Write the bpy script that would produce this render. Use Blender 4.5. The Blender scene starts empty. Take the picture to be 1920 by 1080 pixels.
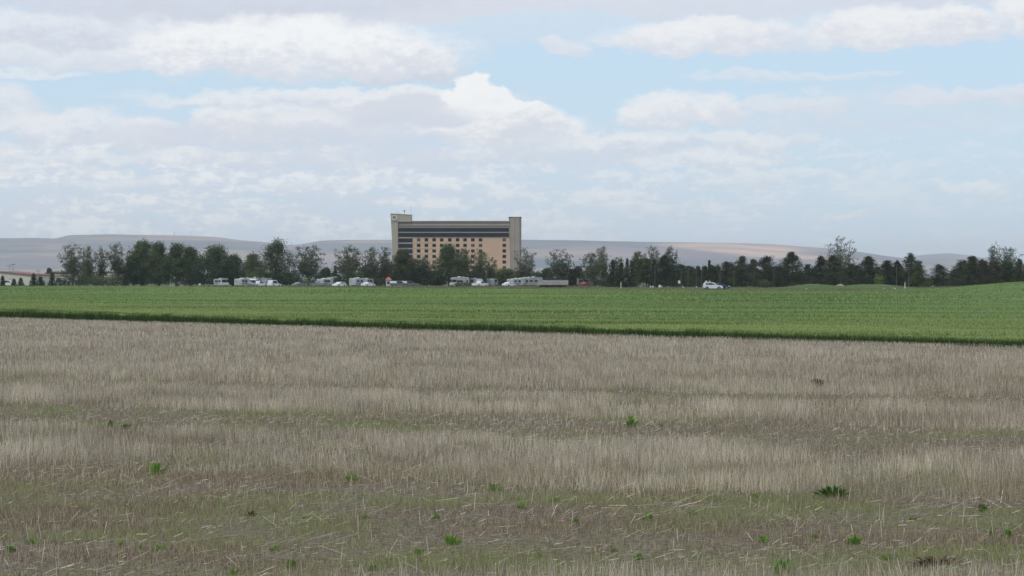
import bpy, math, random
import numpy as np
from mathutils import Vector, Matrix
R = math.radians
sc = bpy.context.scene
col = sc.collection

# ------------------------------------------------------------------ camera
F = 4000.0            # focal length in units of 1/1920 frame width
CAMZ = 3.0
HY = 519.0            # level of the horizon
cam_d = bpy.data.cameras.new('camera'); cam = bpy.data.objects.new('camera', cam_d); col.objects.link(cam)
cam_d.sensor_width = 36.0; cam_d.lens = 36.0 * F / 1920.0
cam_d.clip_start = 0.5; cam_d.clip_end = 60000
cam.location = (0, 0, CAMZ)
cam.rotation_euler = (R(90) - math.atan((540 - HY) / F), 0, 0)
sc.camera = cam
sc.view_settings.view_transform = 'Standard'; sc.view_settings.look = 'None'
sc.view_settings.exposure = 0.12; sc.view_settings.gamma = 1.0; sc.view_settings.use_curve_mapping = False
sc.render.engine = 'CYCLES'
sc.cycles.use_denoising = True
sc.cycles.max_bounces = 5; sc.cycles.diffuse_bounces = 3; sc.cycles.glossy_bounces = 2
sc.cycles.transmission_bounces = 3; sc.cycles.volume_bounces = 2; sc.cycles.transparent_max_bounces = 6
sc.cycles.sample_clamp_indirect = 4

# ------------------------------------------------------------------ node helper
class NB:
    def __init__(s, nt): s.nt = nt
    def n(s, t, **kw):
        o = s.nt.nodes.new(t)
        for k, v in kw.items(): setattr(o, k, v)
        return o
    def put(s, sock, v):
        if hasattr(v, 'links') or isinstance(v, bpy.types.NodeSocket): s.nt.links.new(v, sock)
        else: sock.default_value = v
    def m(s, op, a, b=0.0, c=0.0, clamp=False):
        o = s.n('ShaderNodeMath', operation=op, use_clamp=clamp)
        s.put(o.inputs[0], a); s.put(o.inputs[1], b); s.put(o.inputs[2], c)
        return o.outputs[0]
    def ss(s, x, a, b, lo=0.0, hi=1.0):
        o = s.n('ShaderNodeMapRange', interpolation_type='SMOOTHSTEP')
        s.put(o.inputs[0], x); s.put(o.inputs[1], a); s.put(o.inputs[2], b); s.put(o.inputs[3], lo); s.put(o.inputs[4], hi)
        return o.outputs[0]
    def mix(s, f, a, b, bt='MIX'):
        o = s.n('ShaderNodeMix', data_type='RGBA', blend_type=bt)
        s.put(o.inputs[0], f); s.put(o.inputs[6], a); s.put(o.inputs[7], b)
        return o.outputs[2]
    def noise(s, vec, scale, detail=4, rough=0.55, dist=0.0):
        o = s.n('ShaderNodeTexNoise'); s.put(o.inputs['Vector'], vec)
        o.inputs['Scale'].default_value = scale; o.inputs['Detail'].default_value = detail
        o.inputs['Roughness'].default_value = rough; o.inputs['Distortion'].default_value = dist
        return o.outputs[0]
    def mapv(s, vec, sc3, loc=(0, 0, 0)):
        o = s.n('ShaderNodeMapping'); s.put(o.inputs[0], vec)
        o.inputs['Scale'].default_value = sc3; o.inputs['Location'].default_value = loc
        return o.outputs[0]
def c4(c): return (c[0], c[1], c[2], 1.0)

# ------------------------------------------------------------------ world and sun
SUN_EL, SUN_ROT = 52.0, 205.0          # degrees; high, behind the camera and to its left
world = bpy.data.worlds.new("World"); sc.world = world; world.use_nodes = True
nt = world.node_tree; nt.nodes.clear(); nb = NB(nt)
out = nb.n('ShaderNodeOutputWorld'); bg = nb.n('ShaderNodeBackground'); bg.inputs[1].default_value = 0.1
sky = nb.n('ShaderNodeTexSky', sky_type='NISHITA'); sky.sun_disc = False
sky.sun_elevation = R(SUN_EL); sky.sun_rotation = R(SUN_ROT); sky.altitude = 500; sky.air_density = 1.0; sky.dust_density = 0.6; sky.ozone_density = 2.0
tc = nb.n('ShaderNodeTexCoord').outputs['Generated']
sep = nb.n('ShaderNodeSeparateXYZ'); nb.put(sep.inputs[0], tc)
X, Y, Z = sep.outputs
az = nb.m('MULTIPLY', nb.m('ARCTAN2', X, Y), 1000.0)          # compass bearing, milliradians
el = nb.m('MULTIPLY', nb.m('ARCSINE', Z), 1000.0)             # elevation, milliradians
comb = nb.n('ShaderNodeCombineXYZ'); nb.put(comb.inputs[0], az); nb.put(comb.inputs[1], nb.m('MULTIPLY', el, 1.7)); V = comb.outputs[0]
nA = nb.noise(V, 0.030, 9, 0.58); nB = nb.noise(nb.mapv(V, (1, 1, 1), (37, 91, 5)), 0.036, 9, 0.62)
nC = nb.noise(nb.mapv(V, (0.35, 1, 1), (11, 7, 3)), 0.075, 6, 0.6)      # streaky
nD = nb.noise(nb.mapv(V, (1, 1, 1), (3, 55, 9)), 0.16, 6, 0.6)
uw = nb.m('ADD', az, nb.m('MULTIPLY', nb.m('SUBTRACT', nA, 0.5), 46.0))
vw = nb.m('ADD', el, nb.m('MULTIPLY', nb.m('SUBTRACT', nB, 0.5), 24.0))
base = nb.mix(1.0, sky.outputs[0], (1.28, 1.24, 1.20, 1), 'MULTIPLY')
base = nb.mix(nb.ss(el, 0.0, 160.0, 0.84, 0.76), base, (5.35, 7.0, 8.6, 1))
lowf = nb.ss(el, 2.0, 60.0, 0.85, 0.0)
base = nb.mix(lowf, base, (6.3, 7.35, 8.9, 1))
# low layered stratocumulus: streaks of white and blue grey, thinning to the right
cov = nb.m('MULTIPLY', nb.ss(az, -150, 260, 1.0, 0.25), nb.ss(el, 85, 55))
st = nb.ss(nb.m('ADD', nC, nb.m('MULTIPLY', nb.m('SUBTRACT', nA, 0.5), 0.5)), 0.30, 0.52)
base = nb.mix(nb.m('MULTIPLY', nb.m('MULTIPLY', st, cov), 0.85), base, (6.7, 7.15, 8.3, 1))
st2 = nb.ss(nb.m('ADD', nb.m('MULTIPLY', nC, 0.55), nb.m('MULTIPLY', nD, 0.45)), 0.475, 0.60)
base = nb.mix(nb.m('MULTIPLY', nb.m('MULTIPLY', st2, cov), nb.ss(el, 4, 24, 0.6, 1.0)), base, (8.6, 8.8, 9.1, 1))
# (px x, px y, rx, ry, opacity, lit colour, under colour)
W1 = (8.5, 8.55, 8.75, 1); W2 = (7.9, 8.05, 8.5, 1); W0 = (9.1, 9.15, 9.2, 1)
G1 = (6.5, 6.9, 7.9, 1); G2 = (6.2, 6.5, 7.4, 1); G3 = (6.9, 7.15, 7.9, 1)
CL = [
 (735, 215, 235, 40, .85, W2, G1), (560, 240, 130, 26, .7, W1, G1), (800, 300, 420, 16, .6, G3, G1), (200, 300, 300, 14, .6, W1, G1), (20, 215, 95, 50, .85, W2, G1), (130, 250, 110, 34, .8, W1, G1), (280, 262, 62, 34, .8, W1, G3),
 (520, 262, 330, 26, .7, G3, G1), (450, 228, 75, 38, .85, W1, G3), (1020, 268, 150, 20, .6, W1, G3),
 (60, 149, 110, 8, .6, W1, W2), (1830, 190, 170, 14, .65, W2, G3), (1560, 60, 330, 50, .45, W2, G3),
 (1600, 250, 230, 20, .35, G3, G1), (1690, 215, 280, 35, .35, G3, G1), (1500, 150, 180, 8, .5, W2, G3),
 (1400, 270, 110, 18, .7, W1, G3), (1170, 272, 130, 26, .75, W1, G1), (1340, 305, 120, 14, .6, W1, G3), (1460, 335, 130, 14, .5, W1, G3),
 (1500, 205, 90, 22, .6, W2, G3), (1235, 216, 62, 30, .9, W1, G3), (1345, 212, 55, 30, .85, W1, G3),
 (1065, 96, 55, 18, .75, W2, G3), (200, 118, 330, 30, .85, W2, G3), (170, 72, 260, 44, .85, W2, G2),
 (500, 12, 520, 62, .95, G1, G2), (950, 60, 330, 50, .3, W2, G3),
 (740, 130, 130, 52, .9, W1, G2), (560, 110, 310, 70, .96, W0, G3), (620, 192, 320, 20, .8, W1, G1),
 (1440, 8, 480, 36, .9, G3, G1), (1330, 78, 190, 44, .93, W1, G3), (1690, 66, 175, 44, .95, W1, G3), (1915, 42, 65, 54, .93, W1, G3),
 (950, 245, 130, 36, .92, W0, G3), (885, 205, 72, 62, 1.0, W0, W1), (950, 235, 95, 42, .97, W0, G3), (760, 222, 110, 26, .9, G3, G1), (800, 215, 90, 22, .6, G3, G1),
 (1110, 375, 60, 14, .6, W1, G3), (1230, 392, 60, 12, .5, W1, G3), (1815, 357, 60, 10, .6, W1, G3), (1590, 412, 50, 10, .5, W1, G3),
 (600, 345, 90, 12, .5, W1, G3), (230, 350, 90, 14, .5, W1, G3), (90, 320, 120, 12, .5, W1, G3), (1020, 425, 60, 16, .5, W1, G3),
]
for (px, py, rx, ry, op, lit, und) in CL:
    cu, cv = (px - 960) / 4.0, (HY - py) / 4.0; rx /= 4.0; ry /= 4.0
    du = nb.m('DIVIDE', nb.m('SUBTRACT', uw, cu), rx)
    dv = nb.m('DIVIDE', nb.m('SUBTRACT', vw, cv), ry)
    dvb = nb.m('MINIMUM', nb.m('MULTIPLY', dv, 1.5), 0.0); dvt = nb.m('MAXIMUM', dv, 0.0)
    d2 = nb.m('ADD', nb.m('MULTIPLY', du, du), nb.m('ADD', nb.m('MULTIPLY', dvb, dvb), nb.m('MULTIPLY', dvt, dvt)))
    mk = nb.m('MULTIPLY', nb.ss(nb.m('SUBTRACT', 1.12, d2), -0.05 if op >= .97 else (-0.35 if ry > 9 else -0.9), 0.28 if op >= .97 else 0.55), op)
    shf = nb.ss(nb.m('ADD', nb.m('ADD', dv, nb.m('MULTIPLY', du, -0.25)), nb.m('MULTIPLY', nb.m('SUBTRACT', nD, 0.5), 2.4)), -0.7, 0.75)
    base = nb.mix(mk, base, nb.mix(shf, und, lit))
# broken cloud over the rest of the sky
fv = nb.noise(nb.mapv(tc, (1, 1, 2.2), (4, 2, 8)), 3.0, 7, 0.6)
hi = nb.m('MULTIPLY', nb.ss(fv, 0.42, 0.6), nb.ss(el, 135, 260))
base = nb.mix(nb.m('MULTIPLY', hi, 0.9), base, (7.0, 7.2, 7.7, 1))
base = nb.mix(nb.ss(el, -5.0, 0.0, 1.0, 0.0), base, (1.6, 1.5, 1.3, 1))
nt.links.new(base, bg.inputs[0]); nt.links.new(bg.outputs[0], out.inputs[0])
world.cycles.sampling_method = 'MANUAL'; world.cycles.sample_map_resolution = 1024

sl = bpy.data.lights.new('sun', 'SUN'); sl.energy = 1.1; sl.angle = R(12); sl.color = (1.0, 0.95, 0.87)
so = bpy.data.objects.new('sun', sl); col.objects.link(so)
a = R(SUN_ROT); d = Vector((math.sin(a) * math.cos(R(SUN_EL)), math.cos(a) * math.cos(R(SUN_EL)), math.sin(R(SUN_EL))))
so.rotation_euler = (-d).to_track_quat('-Z', 'Y').to_euler(); so.location = (-40, -60, 90)

# ------------------------------------------------------------------ terrain
def sstep(x, a, b):
    t = np.clip((np.asarray(x, float) - a) / (b - a), 0, 1); return t * t * (3 - 2 * t)
def vnoise(x, y, seed=0):
    x = np.asarray(x, float); y = np.asarray(y, float)
    xi = np.floor(x); yi = np.floor(y); fx = x - xi; fy = y - yi
    fx = fx * fx * (3 - 2 * fx); fy = fy * fy * (3 - 2 * fy)
    def h(a, b):
        v = np.sin(a * 127.1 + b * 311.7 + seed * 74.7) * 43758.5453
        return v - np.floor(v)
    return (h(xi, yi) * (1 - fx) + h(xi + 1, yi) * fx) * (1 - fy) + (h(xi, yi + 1) * (1 - fx) + h(xi + 1, yi + 1) * fx) * fy
def fbm(x, y, seed=0, o=4):
    s = 0; a = 0.5
    for i in range(o): s = s + a * vnoise(x * 2 ** i, y * 2 ** i, seed + i); a *= 0.5
    return s / (1 - 0.5 ** o)
def zg(x, y):
    """ground height: flat fields, a swell on the right and a berm behind the road"""
    x = np.asarray(x, float); y = np.asarray(y, float)
    z = 1.45 * sstep(x / np.maximum(y, 1), 0.195, 0.245) * sstep(y, 230, 430) * (1 - sstep(y, 640, 900))
    z = z + (.45 + 1.4 * fbm(x * .13, y * .02, 81)) * np.exp(-((y - 548) / 9.0) ** 2) * sstep(x, 66, 80) * (1 - sstep(x, 88, 108))
    return z
def zg1(x, y): return float(zg(x, y))
def at(px, Yd): return (px - 960) * Yd / F
def zof(py, Yd): return CAMZ - (py - HY) * Yd / F

# ------------------------------------------------------------------ mesh helpers
def link_mesh(name, V_, Fs, mat, parent=None, tint=None, smooth=False):
    me = bpy.data.meshes.new(name)
    V_ = np.asarray(V_, np.float32).reshape(-1, 3)
    if isinstance(Fs, np.ndarray):
        n, k = Fs.shape
        me.vertices.add(len(V_)); me.vertices.foreach_set('co', V_.ravel())
        me.loops.add(n * k); me.loops.foreach_set('vertex_index', Fs.astype(np.int32).ravel())
        me.polygons.add(n); me.polygons.foreach_set('loop_start', np.arange(0, n * k, k, dtype=np.int32))
        me.update(calc_edges=True)
    else:
        me.from_pydata([tuple(map(float, v)) for v in V_], [], Fs)
    if smooth: me.polygons.foreach_set('use_smooth', [True] * len(me.polygons))
    if tint is not None:
        at_ = me.attributes.new('tint', 'FLOAT', 'POINT'); at_.data.foreach_set('value', np.asarray(tint, np.float32))
    me.materials.append(mat)
    o = bpy.data.objects.new(name, me); col.objects.link(o)
    if parent: o.parent = parent
    return o
def tag(o, label=None, cat=None, group=None, kind=None):
    if label: o['label'] = label
    if cat: o['category'] = cat
    if group: o['group'] = group
    if kind: o['kind'] = kind
    return o
def empty(name, loc, rz=0.0, label=None, cat=None, group=None):
    o = bpy.data.objects.new(name, None); col.objects.link(o); o.location = loc; o.rotation_euler = (0, 0, rz)
    o.empty_display_size = 0.5
    return tag(o, label, cat, group)
def copy_tree(o, parent=None):
    c = o.copy(); col.objects.link(c)
    if parent: c.parent = parent
    for ch in list(o.children): copy_tree(ch, c)
    return c
class MB:
    def __init__(s): s.v = []; s.f = []
    def add(s, vs, fs):
        b = len(s.v); s.v += [tuple(v) for v in vs]; s.f += [tuple(b + i for i in f) for f in fs]; return s
    def box(s, x0, x1, y0, y1, z0, z1):
        return s.add([(x0,y0,z0),(x1,y0,z0),(x1,y1,z0),(x0,y1,z0),(x0,y0,z1),(x1,y0,z1),(x1,y1,z1),(x0,y1,z1)],
                     [(0,3,2,1),(4,5,6,7),(0,1,5,4),(1,2,6,5),(2,3,7,6),(3,0,4,7)])
    def prism(s, prof, y0, y1, inset=0.0):
        """profile in x,z swept along y; the two ends drawn in by inset"""
        n = len(prof); cx = sum(p[0] for p in prof) / n; cz = sum(p[1] for p in prof) / n
        def ring(y, k): return [(cx + (p[0] - cx) * k, y, cz + (p[1] - cz) * k) for p in prof]
        if inset > 0:
            k = 1 - inset; rs = [ring(y0, k), ring(y0 + .12, 1), ring(y1 - .12, 1), ring(y1, k)]
        else: rs = [ring(y0, 1), ring(y1, 1)]
        vs = [v for r in rs for v in r]; fs = [tuple(range(n)), tuple(reversed(range(n * (len(rs) - 1), n * len(rs))))]
        for j in range(len(rs) - 1):
            for i in range(n):
                fs.append((j * n + i, (j + 1) * n + i, (j + 1) * n + (i + 1) % n, j * n + (i + 1) % n))
        return s.add(vs, fs)
    def tube(s, p, q, r0, r1, n=8, caps=True):
        p = Vector(p); q = Vector(q); ax = (q - p).normalized()
        u = ax.orthogonal().normalized(); w = ax.cross(u); vs = []
        for (c, r) in ((p, r0), (q, r1)):
            for i in range(n):
                t = 2 * math.pi * i / n; vs.append(c + (u * math.cos(t) + w * math.sin(t)) * r)
        fs = [(i, (i + 1) % n, n + (i + 1) % n, n + i) for i in range(n)]
        if caps: fs += [tuple(reversed(range(n))), tuple(range(n, 2 * n))]
        return s.add(vs, fs)
    def build(s, name, mat, parent=None, bevel=0.0, smooth=False):
        o = link_mesh(name, s.v, s.f, mat, parent, smooth=smooth)
        if bevel:
            b = o.modifiers.new('bevel', 'BEVEL'); b.width = bevel; b.segments = 2; b.limit_method = 'ANGLE'
        return o

# ------------------------------------------------------------------ materials
def mat(name, colr, rough=0.7, metal=0.0, var=0.0, scale=1.0, spec=0.4):
    m = bpy.data.materials.new(name); m.use_nodes = True; n = m.node_tree; b = NB(n)
    p = n.nodes['Principled BSDF']; p.inputs['Roughness'].default_value = rough; p.inputs['Metallic'].default_value = metal
    p.inputs['Specular IOR Level'].default_value = spec
    tcn = b.n('ShaderNodeTexCoord').outputs['Object']
    nz = b.noise(tcn, scale, 5, 0.6)
    k = var if var else 0.06
    lo = tuple(c * (1 - k) for c in colr) + (1,); hi_ = tuple(min(1, c * (1 + k)) for c in colr) + (1,)
    n.links.new(b.mix(b.ss(nz, 0.35, 0.65), lo, hi_), p.inputs['Base Color'])
    return m
def leafmat(name, ramp, transl=0.25, rough=0.6):
    """leaf or blade: colour from the per leaf tint, a little light through it"""
    m = bpy.data.materials.new(name); m.use_nodes = True; n = m.node_tree; n.nodes.clear(); b = NB(n)
    o = b.n('ShaderNodeOutputMaterial'); at_ = b.n('ShaderNodeAttribute', attribute_name='tint')
    r = b.n('ShaderNodeValToRGB'); e = r.color_ramp.elements
    for i, (p, c) in enumerate(ramp):
        x = e[i] if i < 2 else e.new(p)
        x.position = p; x.color = c4(c)
    n.links.new(at_.outputs['Fac'], r.inputs[0])
    d = b.n('ShaderNodeBsdfPrincipled'); d.inputs['Roughness'].default_value = rough; d.inputs['Specular IOR Level'].default_value = 0.15
    n.links.new(r.outputs[0], d.inputs['Base Color'])
    t = b.n('ShaderNodeBsdfTranslucent'); n.links.new(r.outputs[0], t.inputs[0])
    mx = b.n('ShaderNodeMixShader'); mx.inputs[0].default_value = transl
    n.links.new(d.outputs[0], mx.inputs[1]); n.links.new(t.outputs[0], mx.inputs[2]); n.links.new(mx.outputs[0], o.inputs[0])
    return m
M = {}
M['white'] = mat('white_paint', (.72, .73, .73), .35, var=.05, scale=.8)
M['rvwhite'] = mat('rv_white', (.42, .43, .425), .45, var=.16, scale=.5)
M['cream'] = mat('cream_paint', (.50, .47, .40), .5, var=.06)
M['silver'] = mat('silver_paint', (.24, .245, .26), .3, .3)
M['grey'] = mat('grey_metal', (.12, .12, .125), .5, .2)
M['dark'] = mat('dark_trim', (.03, .03, .033), .6)
M['rubber'] = mat('rubber', (.02, .02, .02), .85)
M['glass'] = mat('tinted_glass', (.018, .022, .028), .08, spec=.6)
M['blue'] = mat('blue_paint', (.02, .035, .10), .3)
M['red'] = mat('red_paint', (.20, .045, .04), .45)
M['stripe'] = mat('stripe_paint', (.16, .19, .25), .5)
M['tanstripe'] = mat('tan_stripe_paint', (.35, .27, .18), .5)
M['lamp'] = mat('lamp_lens', (.6, .6, .58), .1)
M['redlens'] = mat('red_lens', (.35, .02, .02), .2)
M['hotel_tan'] = mat('tan_stucco', (.60, .405, .295), .9, var=.05, scale=.08)
M['hotel_beige'] = mat('beige_stucco', (.40, .34, .29), .9, var=.05, scale=.08)
M['hotel_brown'] = mat('grey_brown_stucco', (.34, .285, .25), .9, var=.05, scale=.1)
M['hotel_line'] = mat('dark_cornice', (.17, .15, .13), .9)
M['hotel_glass'] = mat('blue_black_glass', (.010, .014, .026), .3, var=.3, scale=.15, spec=.2)
M['win_dark'] = mat('bronze_glass', (.016, .013, .014), .35, var=.3, scale=.3, spec=.15)
M['win_curtain'] = mat('curtained_glass', (.085, .07, .06), .3, var=.3, scale=.5)
M['roofred'] = mat('red_metal_roof', (.25, .10, .085), .6, var=.12, scale=.4)
M['shedwall'] = mat('tan_metal_wall', (.60, .58, .50), .7, var=.06, scale=.4)
M['greyroof'] = mat('weathered_shingle', (.20, .18, .17), .9, var=.18, scale=1.5)
M['brownwall'] = mat('brown_boards', (.12, .085, .065), .9, var=.15, scale=2)
M['wood'] = mat('weathered_pole', (.10, .08, .065), .9, var=.15)
M['bark'] = mat('bark', (.085, .07, .055), .95, var=.25, scale=2)
M['palebark'] = mat('pale_bark', (.17, .155, .135), .95, var=.25, scale=2)
M['stone'] = mat('pale_stone', (.5, .49, .46), .9, var=.1, scale=3)
M['dirt'] = mat('tan_dirt', (.33, .26, .18), .95, var=.15, scale=2)

# ------------------------------------------------------------------ ground
def grid_mesh(name, us, vs, fn, m, smooth=True):
    """grid over (bearing tangent, distance)"""
    A, B = np.meshgrid(us, vs); Xg, Yg, Zg = fn(A, B)
    V_ = np.stack([Xg, Yg, Zg], -1).reshape(-1, 3); nu, nv = len(us), len(vs)
    i = (np.arange(nv - 1)[:, None] * nu + np.arange(nu - 1)[None, :]).ravel()
    Fq = np.stack([i, i + 1, i + nu + 1, i + nu], 1)
    o = link_mesh(name, V_, Fq, m)
    o.data.polygons.foreach_set('use_smooth', [smooth] * len(o.data.polygons)); return o
gm = bpy.data.materials.new('soil_and_dry_grass'); gm.use_nodes = True; n = gm.node_tree; b = NB(n); p = n.nodes['Principled BSDF']
p.inputs['Roughness'].default_value = 1.0; p.inputs['Specular IOR Level'].default_value = 0.05
geo = b.n('ShaderNodeNewGeometry').outputs['Position']
f1 = b.noise(geo, 9.0, 8, .7); f2 = b.noise(b.mapv(geo, (.25, .8, 1)), .6, 6, .6); f3 = b.noise(b.mapv(geo, (.02, .12, 1)), 1.0, 5, .6)
cA = b.mix(b.ss(f1, .35, .65), (.10, .078, .055, 1), (.27, .22, .17, 1))
cA = b.mix(b.m('MULTIPLY', b.ss(f2, .5, .68), .6), cA, (.13, .14, .06, 1))
sp = b.n('ShaderNodeSeparateXYZ'); b.put(sp.inputs[0], geo)
cB = b.mix(b.ss(f3, .4, .6), (.18, .18, .10, 1), (.10, .15, .055, 1))
n.links.new(b.mix(b.ss(sp.outputs[1], 250, 380), cA, cB), p.inputs['Base Color'])
bm_ = b.n('ShaderNodeBump'); bm_.inputs['Strength'].default_value = .6; bm_.inputs['Distance'].default_value = .05
n.links.new(f1, bm_.inputs['Height']); n.links.new(bm_.outputs[0], p.inputs['Normal'])
ys = np.concatenate([np.linspace(-60, 10, 15), np.linspace(12, 60, 120), np.linspace(62, 200, 60), np.linspace(205, 700, 120), np.geomspace(720, 22000, 50)])
xs = np.concatenate([-np.geomspace(12000, 160, 22), np.linspace(-150, 150, 260), np.geomspace(160, 12000, 22)])
def gfn(A, B):
    z = zg(A, B) + 0.05 * (fbm(A * .5, B * .5, 3) - .5) * (B < 200) * (np.abs(A) < 150)
    return A, B, z
ground = grid_mesh('ground', xs, ys, gfn, gm); tag(ground, kind='structure')

# verge beyond the crop (rough grass), road behind it
def stripmat(name, c0, c1, c2):
    m = bpy.data.materials.new(name); m.use_nodes = True; n = m.node_tree; b = NB(n); p = n.nodes['Principled BSDF']
    p.inputs['Roughness'].default_value = 1.0; p.inputs['Specular IOR Level'].default_value = 0.05
    g = b.n('ShaderNodeNewGeometry').outputs['Position']
    a1 = b.noise(b.mapv(g, (.25, .12, 1)), 1.0, 6, .62); a2 = b.noise(g, 2.2, 4, .6)
    c = b.mix(b.ss(a1, .38, .62), c4(c0), c4(c1)); c = b.mix(b.m('MULTIPLY', b.ss(a2, .5, .7), .5), c, c4(c2))
    n.links.new(c, p.inputs['Base Color']); return m
roadm = mat('asphalt', (.075, .073, .07), .9, var=.15, scale=.7)
def road_y(x): return 498.0 + 0.0 * x
o = grid_mesh('road', np.linspace(-200, 300, 60), np.array([494.5, 498.0, 501.5]), lambda A, B: (A, B, zg(A, B) + .03), roadm); tag(o, kind='structure')
mk = MB()
for x in np.arange(-180, 280, 9.0): mk.add([(x, 497.9, zg1(x, 498) + .036), (x + 3, 497.9, zg1(x + 3, 498) + .036), (x + 3, 498.05, zg1(x + 3, 498) + .036), (x, 498.05, zg1(x, 498) + .036)], [(0, 1, 2, 3)])
o = mk.build('road_marking', mat('yellow_line', (.5, .38, .08))); tag(o, kind='structure')
o = grid_mesh('gravel_lot', np.linspace(-160, 62, 50), np.linspace(604, 780, 12), lambda A, B: (A, B, zg(A, B) + .02), stripmat('gravel', (.24, .23, .21), (.19, .18, .165), (.28, .27, .25))); tag(o, kind='structure')

# ------------------------------------------------------------------ hills
SK = [(-900, 470), (-500, 458), (-200, 450), (0, 447.5), (60, 447), (104, 449), (128, 443), (200, 440.5), (350, 441.5), (400, 444.5), (450, 452), (505, 457), (540, 461), (562, 460.5), (600, 454), (640, 452.3),
      (730, 452), (985, 450.5), (1100, 452.5), (1200, 454.5), (1400, 456.5), (1450, 458.5), (1550, 465.5), (1620, 474), (1680, 483), (1720, 489), (1800, 499), (1950, 508), (2400, 514), (3000, 510)]
SK2 = [(-900, 500), (1500, 505), (1640, 494), (1690, 484), (1735, 477.5), (1780, 475), (1820, 479), (1860, 487), (1930, 496), (2050, 500), (2300, 488), (2700, 480), (3000, 490)]
hm = bpy.data.materials.new('farmland_hills'); hm.use_nodes = True; n = hm.node_tree; b = NB(n); p = n.nodes['Principled BSDF']
p.inputs['Roughness'].default_value = 1.0; p.inputs['Specular IOR Level'].default_value = 0.0
g = b.n('ShaderNodeNewGeometry').outputs['Position']
a1 = b.noise(b.mapv(g, (.0005, .0007, .006)), 1.0, 4, .5, .6); a2 = b.noise(b.mapv(g, (.0011, .0008, .013), (5, 9, 2)), 1.0, 5, .55)
c = b.mix(b.ss(a1, .36, .64), (.30, .21, .24, 1), (.10, .115, .15, 1))  # dark blue blotches put shade on the slopes into the colour
c = b.mix(b.m('MULTIPLY', b.ss(a2, .50, .62), .8), c, (.42, .29, .24, 1))
sp = b.n('ShaderNodeSeparateXYZ'); b.put(sp.inputs[0], g)
# bare tan fields on the slope right of the hotel, brightened by painted sunlight
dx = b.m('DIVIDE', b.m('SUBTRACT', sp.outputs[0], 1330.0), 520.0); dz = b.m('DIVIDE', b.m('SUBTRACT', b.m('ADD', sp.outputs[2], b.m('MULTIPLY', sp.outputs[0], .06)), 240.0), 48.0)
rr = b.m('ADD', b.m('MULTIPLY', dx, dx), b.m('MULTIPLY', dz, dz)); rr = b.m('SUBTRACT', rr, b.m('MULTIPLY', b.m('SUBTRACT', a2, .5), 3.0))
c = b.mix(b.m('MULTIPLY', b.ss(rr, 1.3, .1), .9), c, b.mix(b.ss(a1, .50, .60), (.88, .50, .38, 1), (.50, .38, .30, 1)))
n.links.new(c, p.inputs['Base Color'])
def hills(name, pts, Yr, Y0, Y1, seed, amp):
    tx = np.array([(q[0] - 960) / F for q in pts]); tz = np.array([(HY - q[1]) / F for q in pts])
    us = np.linspace(tx[0], tx[-1], 640); vs = np.concatenate([np.linspace(Y0, Yr, 40), np.linspace(Yr + 80, Y1, 12)])
    def fn(A, B):
        Xc = A * B; t = (B - Y0) / (Yr - Y0)
        ridge = np.interp(A, tx, tz) * Yr + CAMZ
        prof = np.where(t < 1, np.sin(np.clip(t, 0, 1) * math.pi / 2) ** 1.5, 1 - 0.5 * np.clip((B - Yr) / (Y1 - Yr), 0, 1))
        gul = amp * (fbm(Xc / 650 + .7 * fbm(Xc / 1400, B / 1400, seed + 9), B / 1700, seed, 5) - .5) * np.clip(t, 0, 1) * np.clip(1.0 - t, 0, 1) * 4
        return Xc, B, ridge * prof + gul * (B < Yr) - 0.5 * (t < .02)
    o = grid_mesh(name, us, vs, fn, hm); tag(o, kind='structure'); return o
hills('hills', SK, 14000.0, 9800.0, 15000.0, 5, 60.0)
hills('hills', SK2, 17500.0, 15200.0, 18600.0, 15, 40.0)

# ------------------------------------------------------------------ blades (numpy)
rs = np.random.default_rng(7)
def blades(x, y, z, h, w, lean, tint, tipw=.45, yaw=None):
    """N upright quads; lean = horizontal offset of the tip"""
    N = len(x); yaw = rs.uniform(0, math.pi, N) if yaw is None else yaw; la = rs.uniform(0, 2 * math.pi, N)
    cx, cy = np.cos(yaw) * w / 2, np.sin(yaw) * w / 2; lx, ly = np.cos(la) * lean, np.sin(la) * lean
    V_ = np.empty((N, 4, 3), np.float32)
    V_[:, 0] = np.stack([x - cx, y - cy, z], 1); V_[:, 1] = np.stack([x + cx, y + cy, z], 1)
    V_[:, 2] = np.stack([x + lx + cx * tipw, y + ly + cy * tipw, z + h], 1); V_[:, 3] = np.stack([x + lx - cx * tipw, y + ly - cy * tipw, z + h], 1)
    return V_, np.repeat(tint, 4)
def fan(n, y0, y1, m=1.14, pad=1.0):
    """points spread over the wedge the place is seen in, with room to either side"""
    y = np.sqrt(rs.uniform(y0 ** 2, y1 ** 2, n)); x = rs.uniform(-1, 1, n) * (y * .24 * m + pad); return x, y
def edge_y(x): return 113.7 - 1.087 * x                       # near edge of the green crop
def bands(x, y):
    """1 where the stubble stands, 0 in the trampled lanes between passes"""
    s = y + .38 * x + 1.7 * (fbm(x * .16, y * .16, 21) - .5) + 1.5 * (fbm(x * .7, y * .5, 25) - .5)
    k = np.zeros_like(s)
    for a, b_, e in ((-50, 20.9, .25), (30.8, 38.6, .7), (45.6, 53.0, .8), (57.0, 66.5, 1.1), (68.3, 80, 1.2), (82, 95, 1.5), (97.5, 400, 1.5)):
        k = np.maximum(k, sstep(s, a - e, a + e) * (1 - sstep(s, b_ - e, b_ + e)))
    k = np.maximum(k, .42 * sstep(y, 54, 62))
    k = k * (.35 + .65 * np.maximum(sstep(fbm(x * .55, y * .35, 27), .30, .46), .8 * sstep(y, 48, 62)))
    near = (y < 24); k = np.where(near, (y < 20.9 + .05 * x) * 1.0 * sstep(x, -3.2, -1.0) + (y < 20.6) * .25, k)
    return k
parts_v, parts_t = [], []
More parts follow.
